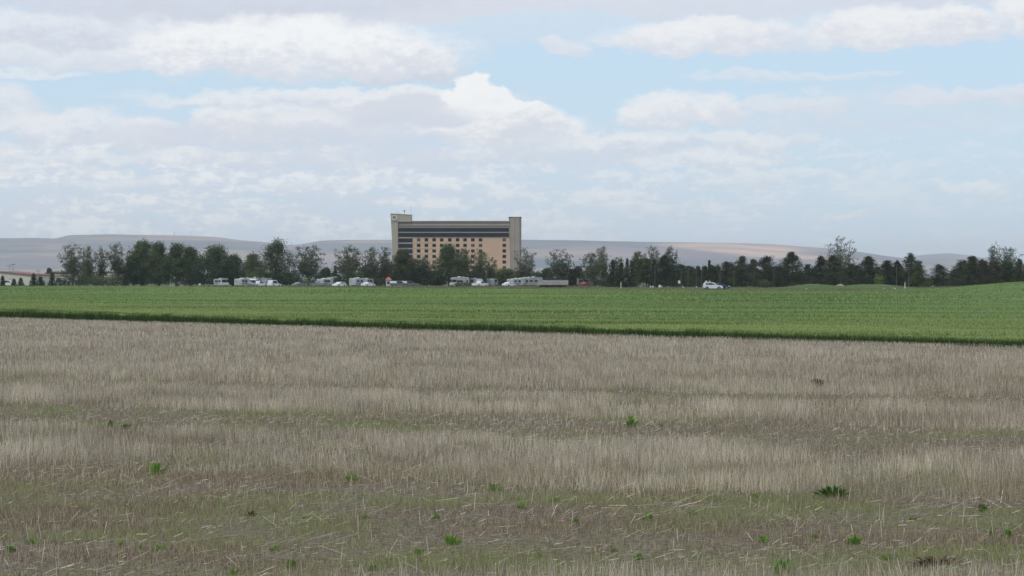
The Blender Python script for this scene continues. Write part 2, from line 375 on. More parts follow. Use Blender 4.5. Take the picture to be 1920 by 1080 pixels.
for (y0, y1, dens, w) in ((18.5, 24, 420, .0046), (28, 42, 500, .0045), (42, 56, 380, .0056), (56, 74, 240, .0078), (74, 100, 150, .011), (100, 165, 80, .018)):
    area = .24 * 1.14 * (y1 ** 2 - y0 ** 2); n_ = int(area * dens); x, y = fan(n_, y0, y1)
    k = bands(x, y); clump = fbm(x * 1.3, y * 1.3, 31); patch = fbm(x * .35, y * .5, 33)
    pr = k * np.clip(.3 + 1.5 * (clump - .2), .15, 1) + (1 - k) * .09
    keep = (rs.uniform(0, 1, n_) < pr) & (y < edge_y(x) + .4); x, y, k, patch = x[keep], y[keep], k[keep], patch[keep]
    rows = rs.uniform(0, 1, len(x)) < .55                                       # drill rows, 19 cm apart along the passes
    s_ = y + .38 * x; snap = (np.round(s_ / .2) * .2 - s_) * .85; y = y + np.where(rows, snap, 0)
    h = (.10 + .21 * rs.beta(2.6, 2, len(x)) + .12 * (patch - .5)) * (.45 + .55 * k) * (1 - .4 * sstep(y + 1.087 * x, 95, 112))
    tall = rs.uniform(0, 1, len(x)) < .012; h = np.where(tall, h * rs.uniform(1.2, 1.7, len(x)), h)
    lean = h * np.abs(rs.normal(0, .24, len(x))) * np.where(rs.uniform(0, 1, len(x)) < .06, 3.2, 1)
    tt = np.clip(rs.normal(.5, .27, len(x)) + (.9 - .5 * (y0 > 50)) * (patch - .5) + .5 * (clump[keep] - .5), 0, 1)
    v, t = blades(x, y, zg(x, y) - .01, h, w * rs.uniform(.7, 1.3, len(x)), lean, tt); parts_v.append(v); parts_t.append(t)
V_ = np.concatenate(parts_v).reshape(-1, 3); T_ = np.concatenate(parts_t)
M['straw'] = leafmat('straw', [(0, (.15, .11, .08)), (1, (.90, .79, .58)), (.4, (.41, .335, .25)), (.72, (.62, .54, .445))], .12)
o = link_mesh('wheat_stubble', V_, np.arange(len(V_)).reshape(-1, 4), M['straw'], tint=T_)
tag(o, 'grey tan standing wheat stubble in broad mown bands across the near field', 'stubble', kind='stuff')
# low dry and green grass between
parts_v, parts_t = [], []
for (y0, y1, dens, w, hs) in ((19, 33, 1500, .0055, 1), (33, 48, 420, .008, 1), (48, 70, 190, .012, 1.1), (70, 150, 22, .022, 1.2)):
    area = .24 * 1.14 * (y1 ** 2 - y0 ** 2); n_ = int(area * dens); x, y = fan(n_, y0, y1)
    k = bands(x, y); cl = fbm(x * .9, y * 1.4, 41); gr = fbm(x * .33, y * .7, 43)
    keep = (rs.uniform(0, 1, n_) < np.clip((1 - .55 * k) * (.25 + 1.5 * (cl - .25)), .03, 1)) & (y < edge_y(x)); x, y, k, cl, gr = (q[keep] for q in (x, y, k, cl, gr))
    h = (.035 + .075 * rs.beta(2, 3, len(x))) * hs * (.6 + 1.0 * cl)
    g_ = rs.uniform(0, 1, len(x)) < np.clip((gr - .40) * 2.4 + .16, .05, .8)
    tt = np.where(g_, rs.uniform(.62, 1, len(x)), rs.uniform(0, .5, len(x)))
    up_ = rs.uniform(0, 1, len(x)) < .55 * k; h = np.where(up_, rs.uniform(.10, .24, len(x)), h); tt = np.where(up_, rs.uniform(.42, .72, len(x)), tt)
    v, t = blades(x, y, zg(x, y) - .01, h, w * rs.uniform(.6, 1.3, len(x)), h * np.abs(rs.normal(0, .5, len(x))), tt, .2); parts_v.append(v); parts_t.append(t)
V_ = np.concatenate(parts_v).reshape(-1, 3); T_ = np.concatenate(parts_t)
M['drygrass'] = leafmat('dry_grass', [(0, (.11, .075, .05)), (1, (.26, .36, .095)), (.28, (.31, .235, .155)), (.5, (.62, .51, .35)), (.62, (.33, .31, .15))], .2)
o = link_mesh('dry_grass', V_, np.arange(len(V_)).reshape(-1, 4), M['drygrass'], tint=T_)
tag(o, 'short brown and green grass in the trampled lanes between the stubble', 'grass', kind='stuff')
# lying straw
n_ = 15000; x, y = fan(n_, 19, 62); k = bands(x, y); cl = fbm(x * .5, y * 1.0, 51)
keep = rs.uniform(0, 1, n_) < (1 - .6 * k) * np.clip((cl - .3) * 3, .08, 1); x, y = x[keep], y[keep]; N = len(x)
L = rs.uniform(.03, .13, N) * np.where(rs.uniform(0, 1, N) < .03, 3.0, 1); yaw = rs.uniform(-1.2, 1.2, N); pit = np.abs(rs.normal(.15, .30, N)); r = rs.uniform(.002, .004, N) * .9
dx, dy, dz = np.cos(yaw) * np.cos(pit), np.sin(yaw) * np.cos(pit), np.sin(pit)
z0 = zg(x, y) + rs.uniform(.012, .05, N); A0 = np.stack([x, y, z0], 1); B0 = A0 + np.stack([dx, dy, dz], 1) * L[:, None]
up = np.array([0, 0, 1.]); V_ = np.empty((N, 4, 3), np.float32); off = np.stack([-dy, dx, np.zeros(N)], 1) * r[:, None]; offz = up[None] * r[:, None]
V_[:, 0] = A0 - offz - off * .5; V_[:, 1] = B0 - offz * .8 - off * .5; V_[:, 2] = B0 + offz * .8 + off * .5; V_[:, 3] = A0 + offz + off * .5

V_ = V_
# broken stalks standing or leaning singly over the trampled ground
n2 = 1900; x, y = fan(n2, 19.5, 44); h2 = rs.uniform(.06, .26, n2); g2 = rs.uniform(0, 1, n2) < .5
L2 = np.where(g2, h2 * .15, h2 * rs.uniform(.8, 1.8, n2)); hh2 = np.where(g2, h2, h2 * .6)
v2, t2 = blades(x, y, zg(x, y) - .01, hh2, rs.uniform(.005, .009, n2), L2, np.clip(rs.normal(.78, .15, n2), 0, 1), .7)
nb_ = 50; bx, by = fan(nb_, 20.5, 33); per = rs.integers(5, 16, nb_); bi = np.repeat(np.arange(nb_), per); n4 = len(bi)
ang = np.repeat(rs.uniform(-.2, .9, nb_), per) + rs.normal(0, .35, n4); x4 = bx[bi] + rs.normal(0, .22, n4); y4 = by[bi] + rs.normal(0, .5, n4); L4 = rs.uniform(.12, .42, n4); p4 = np.abs(rs.normal(.18, .22, n4))
a4_ = np.stack([x4, y4, zg(x4, y4) + rs.uniform(.01, .05, n4)], 1); d4 = np.stack([np.cos(ang) * np.cos(p4), np.sin(ang) * np.cos(p4), np.sin(p4)], 1) * L4[:, None]; o4 = np.array([[.0, -.001, .0028]])
v4 = np.stack([a4_ - o4, a4_ + d4 - o4 * .7, a4_ + d4 + o4 * .7, a4_ + o4], 1).astype(np.float32)
V_ = np.concatenate([V_, v2, v4]); Tl = np.concatenate([np.repeat(np.clip(rs.normal(.62, .2, N), 0, 1), 4), t2, np.repeat(np.clip(rs.normal(.72, .15, n4), 0, 1), 4)]); N = len(V_)
o = link_mesh('straw_litter', V_.reshape(-1, 3), np.arange(N * 4).reshape(-1, 4), M['straw'], tint=Tl)
tag(o, 'pale cut straw lying loose over the trampled foreground', 'straw', kind='stuff')

# ------------------------------------------------------------------ green crop
def far_edge(px):
    return np.interp(px, [-400, 0, 300, 600, 960, 1300, 1600, 1740, 2400], [620, 582, 560, 520, 440, 402, 400, 470, 520])
wm = bpy.data.materials.new('green_wheat_canopy'); wm.use_nodes = True; n = wm.node_tree; b = NB(n); p = n.nodes['Principled BSDF']
p.inputs['Roughness'].default_value = .9; p.inputs['Specular IOR Level'].default_value = .05
g = b.n('ShaderNodeNewGeometry').outputs['Position']
a1 = b.noise(b.mapv(g, (.02, .055, 1)), 1.0, 5, .6); a2 = b.noise(b.mapv(g, (.9, .45, 1)), 1.0, 5, .7); a3 = b.noise(b.mapv(g, (.012, .16, 1), (9, 3, 0)), 1.0, 4, .6)
c = b.mix(b.ss(a1, .35, .65), (.122, .222, .06, 1), (.195, .26, .08, 1))
c = b.mix(b.m('MULTIPLY', b.ss(a3, .49, .60), .7), c, (.055, .11, .038, 1))
a4 = b.noise(b.mapv(g, (.03, .30, 1), (2, 31, 0)), 1.0, 5, .65); spx = b.n('ShaderNodeSeparateXYZ'); b.put(spx.inputs[0], g)
c = b.mix(b.m('MULTIPLY', b.m('MULTIPLY', b.ss(a4, .52, .64), .8), b.ss(spx.outputs[0], -30, 60, .3, 1)), c, (.15, .14, .085, 1))
ex = b.m('SUBTRACT', b.m('ADD', spx.outputs[1], b.m('MULTIPLY', spx.outputs[0], 1.087)), 113.7)
c = b.mix(b.m('MULTIPLY', b.ss(ex, 85, 8), .75), c, (.26, .28, .09, 1))
c = b.mix(b.m('MULTIPLY', b.ss(a2, .40, .65), .35), c, (.20, .27, .10, 1))
n.links.new(c, p.inputs['Base Color'])
def crop_h(x, y): return .50 + (-.0052 * x - .05 * (x > -60) - .0012 * np.maximum(x, 0)) * (1 - sstep(y, 150, 260)) + .12 * (fbm(x * .05, y * .05, 61) - .5)
tps = np.linspace(-400, 2400, 420); tt_ = (tps - 960) / F
u01 = np.concatenate([[0], np.geomspace(.0008, 1, 170)])
Vv = []
for j, u in enumerate(u01):
    yn = 113.7 / (1 + 1.087 * tt_) + .9; yf = far_edge(tps); yy = yn + (yf - yn) * u; xx = tt_ * yy
    hh = crop_h(xx, yy) - .05
    hh = hh + .05 * (fbm(xx * .9, yy * .35, 63) - .5) + .05 * (fbm(xx * .12, yy * .12, 65) - .5)
    if j == 0: hh = hh * 0 + .02
    Vv.append(np.stack([xx, yy, zg(xx, yy) + hh], 1))
Vv = np.stack(Vv); nu = len(tps); nv = len(u01)
skirt = Vv[-1:].copy(); skirt[..., 2] = zg(skirt[..., 0], skirt[..., 1]) - .02; skirt[..., 1] += .3
V_ = np.concatenate([Vv, skirt]).reshape(-1, 3); nv += 1
i = (np.arange(nv - 1)[:, None] * nu + np.arange(nu - 1)[None, :]).ravel()
Fq = np.stack([i, i + 1, i + nu + 1, i + nu], 1)
crop = link_mesh('wheat_crop', V_, Fq, wm); crop.data.polygons.foreach_set('use_smooth', [True] * len(Fq))
tag(crop, 'green young wheat crop filling the field beyond the stubble', 'crop', kind='stuff')
# standing blades: thick along the near edge, tips over the canopy
parts_v, parts_t = [], []
n_ = 120000; x = rs.uniform(-62, 36, n_); dep = rs.exponential(.9, n_) ; dep = np.where(dep > 5, rs.uniform(0, 5, n_), dep); y = edge_y(x) + dep * 1.5 + .9 * (fbm(x * .5, y=x * 0, seed=3) - .5) + .5 * (fbm(x * 2.3, y=x * 0, seed=5) - .5) - rs.exponential(.5, n_) * (rs.uniform(0, 1, n_) < .05)
H_ = crop_h(x, y) * rs.uniform(.72, 1.1, n_) * (.82 + .36 * fbm(x * 1.1, x * 0, 7))
tn = np.clip(rs.normal(.5, .2, n_) - .42 * (dep < .7), 0, 1); H_ = H_ * np.where(dep < .5, rs.uniform(.55, 1, n_), 1)  # front blades tinted darker, shade at the crop edge put into their colour
v, t = blades(x, y, np.zeros(n_), H_, rs.uniform(.018, .035, n_), H_ * np.abs(rs.normal(0, .18, n_)), tn, .3); parts_v.append(v); parts_t.append(t)
for (u0, u1, dens, w, hh) in ((0, .12, 46, .026, .13), (.12, .4, 9, .05, .16), (.4, 1, 1.5, .10, .2)):
    nn = {0: 110000, .12: 90000, .4: 70000}[u0]
    tp = rs.uniform(-60, 1980, nn); u = rs.uniform(u0, u1, nn); ta = (tp - 960) / F; yn = 113.7 / (1 + 1.087 * ta); y = yn + 1 + (far_edge(tp) - yn - 1) * u; x = ta * y
    z = zg(x, y) + crop_h(x, y) - .09; h = hh * rs.uniform(.5, 1.2, nn)
    v, t = blades(x, y, z, h, w * rs.uniform(.5, 1.3, nn), h * np.abs(rs.normal(0, .5, nn)), np.clip(rs.normal(.62, .2, nn) + 1.0 * (fbm(x * .035, y * .10, 67) - .5) + .7 * (fbm(x * .02, y * .42, 69) - .5), 0, 1), .3); parts_v.append(v); parts_t.append(t)
V_ = np.concatenate(parts_v).reshape(-1, 3); T_ = np.concatenate(parts_t)
M['wheat'] = leafmat('wheat_blade', [(0, (.03, .07, .02)), (1, (.34, .385, .135)), (.5, (.145, .215, .062))], .25)
o = link_mesh('wheat_blades', V_, np.arange(len(V_)).reshape(-1, 4), M['wheat'], tint=T_)
tag(o, 'green wheat blades standing along the crop edge and over its top', 'wheat blades', kind='stuff')

# rough grass on the verge and berm behind the crop
n_ = 60000; tp = rs.uniform(-60, 1980, n_); ta = (tp - 960) / F; ye = far_edge(tp); y = ye + rs.uniform(.5, 1, n_) * 0 + rs.uniform(0, 1, n_) ** 1.2 * (600 - ye); y = np.where(tp < 300, ye + rs.uniform(0, 30, n_), y); x = ta * y
keep = (np.abs(y - 498) > 4.2) & ~((x < 62) & (y > 603) & (y < 780)); x, y = x[keep], y[keep]; N = len(x); h = rs.uniform(.12, .38, N)
v, t = blades(x, y, zg(x, y) - .02, h, rs.uniform(.05, .16, N), h * .4, np.clip(.45 + 1.3 * (fbm(x * .06, y * .05, 71) - .5) + rs.normal(0, .18, N), 0, 1), .3)
n3 = 14000; x3 = rs.uniform(-150, 25, n3); y3 = rs.uniform(588, 602, n3); h3 = rs.uniform(.2, .75, n3) * (.4 + .9 * fbm(x3 * .25, y3 * .1, 83))
v3, t3 = blades(x3, y3, zg(x3, y3) - .02, h3, rs.uniform(.08, .2, n3), h3 * .4, np.clip(rs.normal(.4, .25, n3), 0, 1), .3); v = np.concatenate([v, v3]); t = np.concatenate([t, t3]); N = len(v)
M['verge'] = leafmat('verge_grass', [(0, (.13, .11, .07)), (1, (.12, .17, .05)), (.45, (.25, .23, .13))], .2)
o = link_mesh('verge_grass', v.reshape(-1, 3), np.arange(N * 4).reshape(-1, 4), M['verge'], tint=t)
tag(o, 'rough tan and green grass beside the road behind the crop', 'grass', kind='stuff')

# ------------------------------------------------------------------ weeds in the stubble
M['weed'] = leafmat('weed_leaf', [(0, (.08, .16, .03)), (1, (.32, .46, .10)), (.5, (.18, .32, .06))], .4)
M['darkweed'] = leafmat('dark_weed_leaf', [(0, (.03, .075, .018)), (1, (.14, .25, .05)), (.5, (.07, .15, .03))], .3)
M['brownweed'] = leafmat('brown_weed_leaf', [(0, (.07, .042, .028)), (1, (.36, .24, .15)), (.5, (.14, .08, .05))], .2)
def weed(px, py, wpx, hpx, mt, label, group=None, seed=0, name='weed_plant', cat='weed'):
    Yd = CAMZ * F / (py - HY); x0 = at(px, Yd); w = 1.15 * wpx * Yd / F; h = 1.1 * hpx * Yd / F; r = np.random.default_rng(seed + 900)
    nl = int(16 + w * 130); a = r.uniform(0, 2 * math.pi, nl); nc_ = 3 + seed % 3; ca = r.uniform(0, 6.28, nc_); a = np.where(r.uniform(0, 1, nl) < .6, ca[r.integers(0, nc_, nl)] + r.normal(0, .3, nl), a); rad = np.sqrt(r.uniform(0, 1, nl)) * w / 2 * .8 * r.uniform(.55, 1.25, nl)
    bx, by = np.cos(a) * rad, np.sin(a) * rad; hh = h * (1 - .55 * (rad / (w / 2)) ** 2) * r.uniform(.35, 1, nl)
    vs, fs, ts = [], [], []
    for i in range(nl):
        base_ = Vector((bx[i] * .5, by[i] * .5, 0)); tip = Vector((bx[i] * 1.25 + r.normal(0, .015), by[i] * 1.25, hh[i]))
        mid = base_.lerp(tip, .6) + Vector((0, 0, hh[i] * .22)); sd = Vector((-math.sin(a[i] + r.normal(0, .8)), math.cos(a[i]), r.normal(0, .3))).normalized() * (.007 + .016 * r.uniform())
        k = len(vs); vs += [base_, mid + sd, tip, mid - sd]; fs.append((k, k + 1, k + 2, k + 3)); ts += [float(np.clip(r.normal(.5, .25), 0, 1))] * 4
    o = link_mesh(name, [tuple(v) for v in vs], fs, mt, tint=ts); o.location = (x0, Yd, zg1(x0, Yd) - .01); tag(o, label, cat, group)
weed(1562, 932, 84, 25, M['darkweed'], 'widest dark green leafy weed, at the foot of the near stubble band', seed=1)
weed(1180, 800, 34, 24, M['weed'], 'single bright green weed in the brown lane behind the near stubble band', seed=2)
weed(207, 803, 18, 18, M['darkweed'], 'dark green weed standing alone in the stubble on the far left', seed=3)
weed(236, 806, 20, 14, M['darkweed'], 'dull grey green weed just right of a dark one in the stubble', seed=4)
weed(848, 1024, 44, 26, M['weed'], 'bushy bright green weed amid pale straw in the middle foreground', seed=5)
weed(786, 1040, 28, 14, M['weed'], 'low bright weed left of the bushy weed in the middle foreground', seed=6)
weed(1600, 1022, 32, 22, M['weed'], 'upright bright weed left of the dark brown dead clump', seed=7)
weed(1470, 1078, 60, 34, M['weed'], 'broad green weed rising behind the nearest stubble tips', seed=8)
weed(1890, 1012, 22, 24, M['weed'], 'upright bright weed close to the right edge of the foreground', seed=9)
weed(1862, 1004, 12, 16, M['weed'], 'small weed just left of the upright weed by the right edge', seed=10)
weed(1433, 1020, 24, 18, M['weed'], 'v shaped bright weed beside a dark crack in the soil', seed=11)
weed(1843, 960, 20, 20, M['darkweed'], 'dark tufted weed behind the upright weed by the right edge', seed=12)
weed(298, 1032, 34, 14, M['weed'], 'low spreading bright weed in the left foreground', seed=13)
weed(262, 1030, 22, 9, M['weed'], 'flat small weed left of the low spreading one', seed=14)
weed(228, 1024, 14, 12, M['weed'], 'tiny round weed, leftmost of three in a row', seed=15)
weed(545, 1066, 26, 20, M['weed'], 'leafy bright weed at the bottom edge left of the middle', seed=16)
weed(440, 1082, 18, 18, M['weed'], 'bright weed cut by the bottom edge of the picture', seed=17)
weed(34, 1100, 80, 24, M['darkweed'], 'dark green weed patch in the bottom left corner', seed=22)
weed(1200, 1050, 0.1 + 30, 16, M['weed'], 'bright weed right of the middle, just above the nearest stubble tips', seed=18)
weed(1758, 1062, 110, 21, M['brownweed'], 'dark red brown dead weed clump behind the nearest stubble', seed=19, name='dead_weed', cat='dead weed')
weed(1535, 728, 46, 20, M['brownweed'], 'grey brown dead weed clump in the far stubble', seed=20, name='dead_weed', cat='dead weed')
weed(473, 968, 24, 12, M['brownweed'], 'small dark dead clump beside bare soil on the left', seed=21, name='dead_weed', cat='dead weed')
for i, (px, py, s) in enumerate([(686, 974, 16), (815, 974, 16), (1040, 942, 14), (980, 955, 18), (1078, 980, 14), (1215, 975, 18), (1010, 1045, 14), (512, 1033, 14), (1150, 1035, 12), (1530, 1010, 14),
                                (1712, 976, 12), (570, 975, 12), (16, 1036, 20), (60, 1020, 16), (1300, 965, 14), (1415, 935, 16), (925, 920, 20), (660, 905, 22), (290, 890, 34), (1660, 1050, 16), (700, 1070, 18), (1240, 800, 10)]):
    weed(px, py, s * 1.2, s * .8, M['weed'], 'small bright green weed tuft scattered over the trampled foreground', 'small weed tufts in the foreground', 40 + i)

# ------------------------------------------------------------------ trees
def leafcards(P, size, r, tint, droop=0.0):
    N = len(P); n1 = r.normal(0, 1, (N, 3)); n1 /= np.linalg.norm(n1, axis=1)[:, None]
    n2 = np.cross(n1, r.normal(0, 1, (N, 3))); n2 /= np.linalg.norm(n2, axis=1)[:, None]
    s = size * r.uniform(.6, 1.3, N)[:, None]; V_ = np.empty((N, 4, 3), np.float32)
    V_[:, 0] = P - n1 * s; V_[:, 1] = P + n2 * s * .62; V_[:, 2] = P + n1 * s; V_[:, 3] = P - n2 * s * .62
    return V_.reshape(-1, 3), np.repeat(np.clip(tint + r.normal(0, .12, N), 0, 1), 4)
def curve_limb(mb, p0, p1, r0, r1, r, seg=4, sag=.1):
    p0, p1 = Vector(p0), Vector(p1); L = (p1 - p0).length; pts = [p0]
    for i in range(1, seg + 1):
        t = i / seg; q = p0.lerp(p1, t) + Vector((r.normal(0, .03), r.normal(0, .03), 0)) * L * (1 if i < seg else 0) + Vector((0, 0, -sag * L * math.sin(t * math.pi)))
        pts.append(q)
    for i in range(seg):
        mb.tube(pts[i], pts[i + 1], r0 + (r1 - r0) * i / seg, r0 + (r1 - r0) * (i + 1) / seg, 5, False)
    return pts
LEAF = {
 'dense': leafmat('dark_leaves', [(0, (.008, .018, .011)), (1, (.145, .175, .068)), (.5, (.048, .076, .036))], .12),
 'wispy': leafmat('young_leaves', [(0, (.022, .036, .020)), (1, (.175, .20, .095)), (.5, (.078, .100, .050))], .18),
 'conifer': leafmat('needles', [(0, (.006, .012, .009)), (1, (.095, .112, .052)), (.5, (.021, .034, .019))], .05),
 'brown': leafmat('bronze_leaves', [(0, (.028, .022, .016)), (1, (.105, .085, .055)), (.5, (.058, .05, .033))], .1),
 'light': leafmat('spring_leaves', [(0, (.06, .09, .03)), (1, (.20, .25, .07)), (.5, (.12, .165, .05))], .2),
 'olive': leafmat('olive_leaves', [(0, (.035, .048, .022)), (1, (.13, .145, .06)), (.5, (.075, .09, .04))], .15),
}
def make_tree(px, top, wpx, kind, Yd, label, group=None, leaf=None, seed=0, dens=1.0, low=0.0, name=None, cat='tree', shape=None):
    r = np.random.default_rng(1000 + seed); x0 = at(px, Yd); z0 = zg1(x0, Yd); h = max(.6, zof(top, Yd) - z0); w = wpx * Yd / F; hw = w / 2
    if kind == 'pine': wpx *= 1.36; w *= 1.36; hw *= 1.36; dens *= 1.3
    nm = name or {'dense': 'broadleaf_tree', 'wispy': 'sparse_tree', 'conifer': 'conifer_tree', 'pine': 'pine_tree', 'shrub': 'shrub'}[kind]
    root = empty(nm, (x0, Yd, z0), 0, label, cat, group)
    tb = MB(); C = []      # clump centres: (pos, radius, leaves, tint)
    if kind == 'dense':
        tb.tube((0, 0, -.1), (0, 0, h * .55), .028 * h, .014 * h, 7)
        lobes = []
        for i in range(9):
            t = (i + .5) / 9; zz = h * (.16 + .66 * t); rad = hw * (1.02 - .75 * max(0, t - .35) ** 1.2 * 1.1); an = i * 2.4 + r.uniform(0, .6); k = rad * r.uniform(.35, .6) if i < 8 else 0
            lobes.append((math.cos(an) * k, math.sin(an) * k, zz, rad * r.uniform(.55, .72)))
        lobes.append((r.normal(0, .1) * hw, 0, h * .84, hw * .38)); lobes.append((0, 0, h * .5, hw * .7))
        for (lx, ly, lz, lr) in lobes:
            curve_limb(tb, (0, 0, max(.1, lz - lr) * .6), (lx, ly, lz), .012 * h, .004 * h, r)
            for j in range(int(30 * dens)):
                v = r.normal(0, 1, 3); v /= np.linalg.norm(v); k = lr * r.uniform(.45, 1.12); zc = lz + v[2] * k * .95
                if zc < .3: zc = r.uniform(.3, h * .3)
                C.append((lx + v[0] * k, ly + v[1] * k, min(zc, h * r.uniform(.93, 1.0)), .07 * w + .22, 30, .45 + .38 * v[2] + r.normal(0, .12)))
        size = .2
    elif kind == 'wispy':
        nL = 6 + int(w / 1.3); tb.tube((0, 0, -.1), (0, 0, h * .22), .020 * h, .014 * h, 6)
        for i in range(nL):
            a_ = i * 2.4 + r.normal(0, .3); rr_ = hw * math.sqrt((i + .3) / nL) * .85; tz = h * (1.0 - .36 * (rr_ / hw) ** 2 * r.uniform(.7, 1.3)) * r.uniform(.92, 1) if i else h * .98
            if i == 0: rr_ *= .25
            pts = curve_limb(tb, (0, 0, h * r.uniform(.1, .22)), (math.cos(a_) * rr_, math.sin(a_) * rr_, tz), .008 * h, .0022 * h, r, 7, .07)
            for j, q in enumerate(pts[2:]):
                tt = (j + 2) / 7
                for k in range(2 + (j < 4) * 1):
                    a2 = r.uniform(0, 2 * math.pi); sp_ = hw * r.uniform(.15, .62) * math.sin(min(1, tt * 1.05) * 2.4 + .25)
                    e = q + Vector((math.cos(a2) * sp_, math.sin(a2) * sp_, h * r.uniform(.02, .1)))
                    if e.z > h: e.z = h * r.uniform(.9, 1)
                    curve_limb(tb, q, e, .004 * h, .0016 * h, r, 2, 0)
                    for m_ in range(max(1, int((4 if tt < .6 else 3) * dens * .72 + r.uniform(0, 1)))):
                        f_ = r.uniform(.3, 1.1); cp = q.lerp(e, f_)
                        C.append((cp.x + r.normal(0, .25), cp.y + r.normal(0, .25), cp.z + r.normal(0, .3), .36, 8, .5 + r.normal(0, .25)))
        nlow = int((26 + 60 * low) * w / 6)
        for j in range(nlow):
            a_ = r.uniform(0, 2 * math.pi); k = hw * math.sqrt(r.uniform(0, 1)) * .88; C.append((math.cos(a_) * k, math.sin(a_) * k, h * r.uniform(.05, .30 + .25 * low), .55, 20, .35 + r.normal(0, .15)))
        size = .17
    elif kind == 'conifer':
        tb.tube((0, 0, -.1), (0, 0, h * .97), .018 * h, .004 * h, 6)
        nt_ = int(7 + h * 1.6)
        for i in range(nt_):
            t = i / nt_; zz = h * (.05 + .93 * t); rad = hw * ((1 - t) ** .85) * r.uniform(.8, 1.15) + .12
            nbq = max(4, int(9 * (1 - t * .5)))
            for j in range(nbq):
                a_ = j * 2 * math.pi / nbq + i * .7 + r.normal(0, .2); rr_ = rad * r.uniform(.75, 1.1)
                for k in np.linspace(.2, 1, max(2, int(rr_ / .45) + 1)):
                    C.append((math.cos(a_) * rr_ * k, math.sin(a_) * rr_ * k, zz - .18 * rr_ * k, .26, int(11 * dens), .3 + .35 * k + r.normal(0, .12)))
        size = .15
    elif kind == 'pine':
        tb.tube((0, 0, -.1), (r.normal(0, .02) * h, 0, h * .93), .02 * h, .006 * h, 6)
        nt_ = int(7 + h * .9)
        for i in range(nt_):
            t = (i + .5) / nt_; zz = h * (.08 + .9 * t)
            prof = (.85 + t if t < .15 else max(0, 1 - (t - .15) / .85) ** (.42 + .32 * ((seed * 7) % 10) / 10))
            for j in range(7):
                a_ = r.uniform(0, 2 * math.pi); rr_ = hw * max(.09, prof) * r.uniform(.62, 1.08) * (.9 + .22 * math.sin(i * 2.1 + px))
                curve_limb(tb, (0, 0, zz - .06 * h), (math.cos(a_) * rr_, math.sin(a_) * rr_, zz), .006 * h, .002 * h, r, 2, 0)
                for k in (.35, .65, 1.0):
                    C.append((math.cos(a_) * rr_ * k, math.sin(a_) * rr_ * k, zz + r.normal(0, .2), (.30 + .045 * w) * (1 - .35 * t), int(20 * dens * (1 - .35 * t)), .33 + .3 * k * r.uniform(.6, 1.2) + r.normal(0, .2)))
        size = .16
    else:
        for i in range(5): curve_limb(tb, (0, 0, 0), (r.normal(0, .35) * hw, r.normal(0, .35) * hw, h * .75), .03, .012, r, 3, 0)
        for j in range(int(26 + w * 12)):
            v = r.normal(0, 1, 3); v /= np.linalg.norm(v); k = r.uniform(.4, 1.0)
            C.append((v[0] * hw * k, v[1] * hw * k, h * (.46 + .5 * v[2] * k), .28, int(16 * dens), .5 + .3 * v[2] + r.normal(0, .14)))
        size = .13
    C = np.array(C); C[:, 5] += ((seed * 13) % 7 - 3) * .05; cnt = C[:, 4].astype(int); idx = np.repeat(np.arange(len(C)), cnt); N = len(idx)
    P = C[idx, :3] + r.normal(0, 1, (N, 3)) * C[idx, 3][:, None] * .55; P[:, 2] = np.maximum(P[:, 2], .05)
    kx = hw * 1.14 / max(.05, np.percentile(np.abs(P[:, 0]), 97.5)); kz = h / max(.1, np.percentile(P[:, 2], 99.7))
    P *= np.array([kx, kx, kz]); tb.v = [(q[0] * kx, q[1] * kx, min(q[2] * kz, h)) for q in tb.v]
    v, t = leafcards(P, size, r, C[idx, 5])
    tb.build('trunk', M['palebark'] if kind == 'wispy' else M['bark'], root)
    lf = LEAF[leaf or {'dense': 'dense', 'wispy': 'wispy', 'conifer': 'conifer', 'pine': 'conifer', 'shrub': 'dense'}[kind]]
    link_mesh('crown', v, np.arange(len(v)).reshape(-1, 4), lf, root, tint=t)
    return root
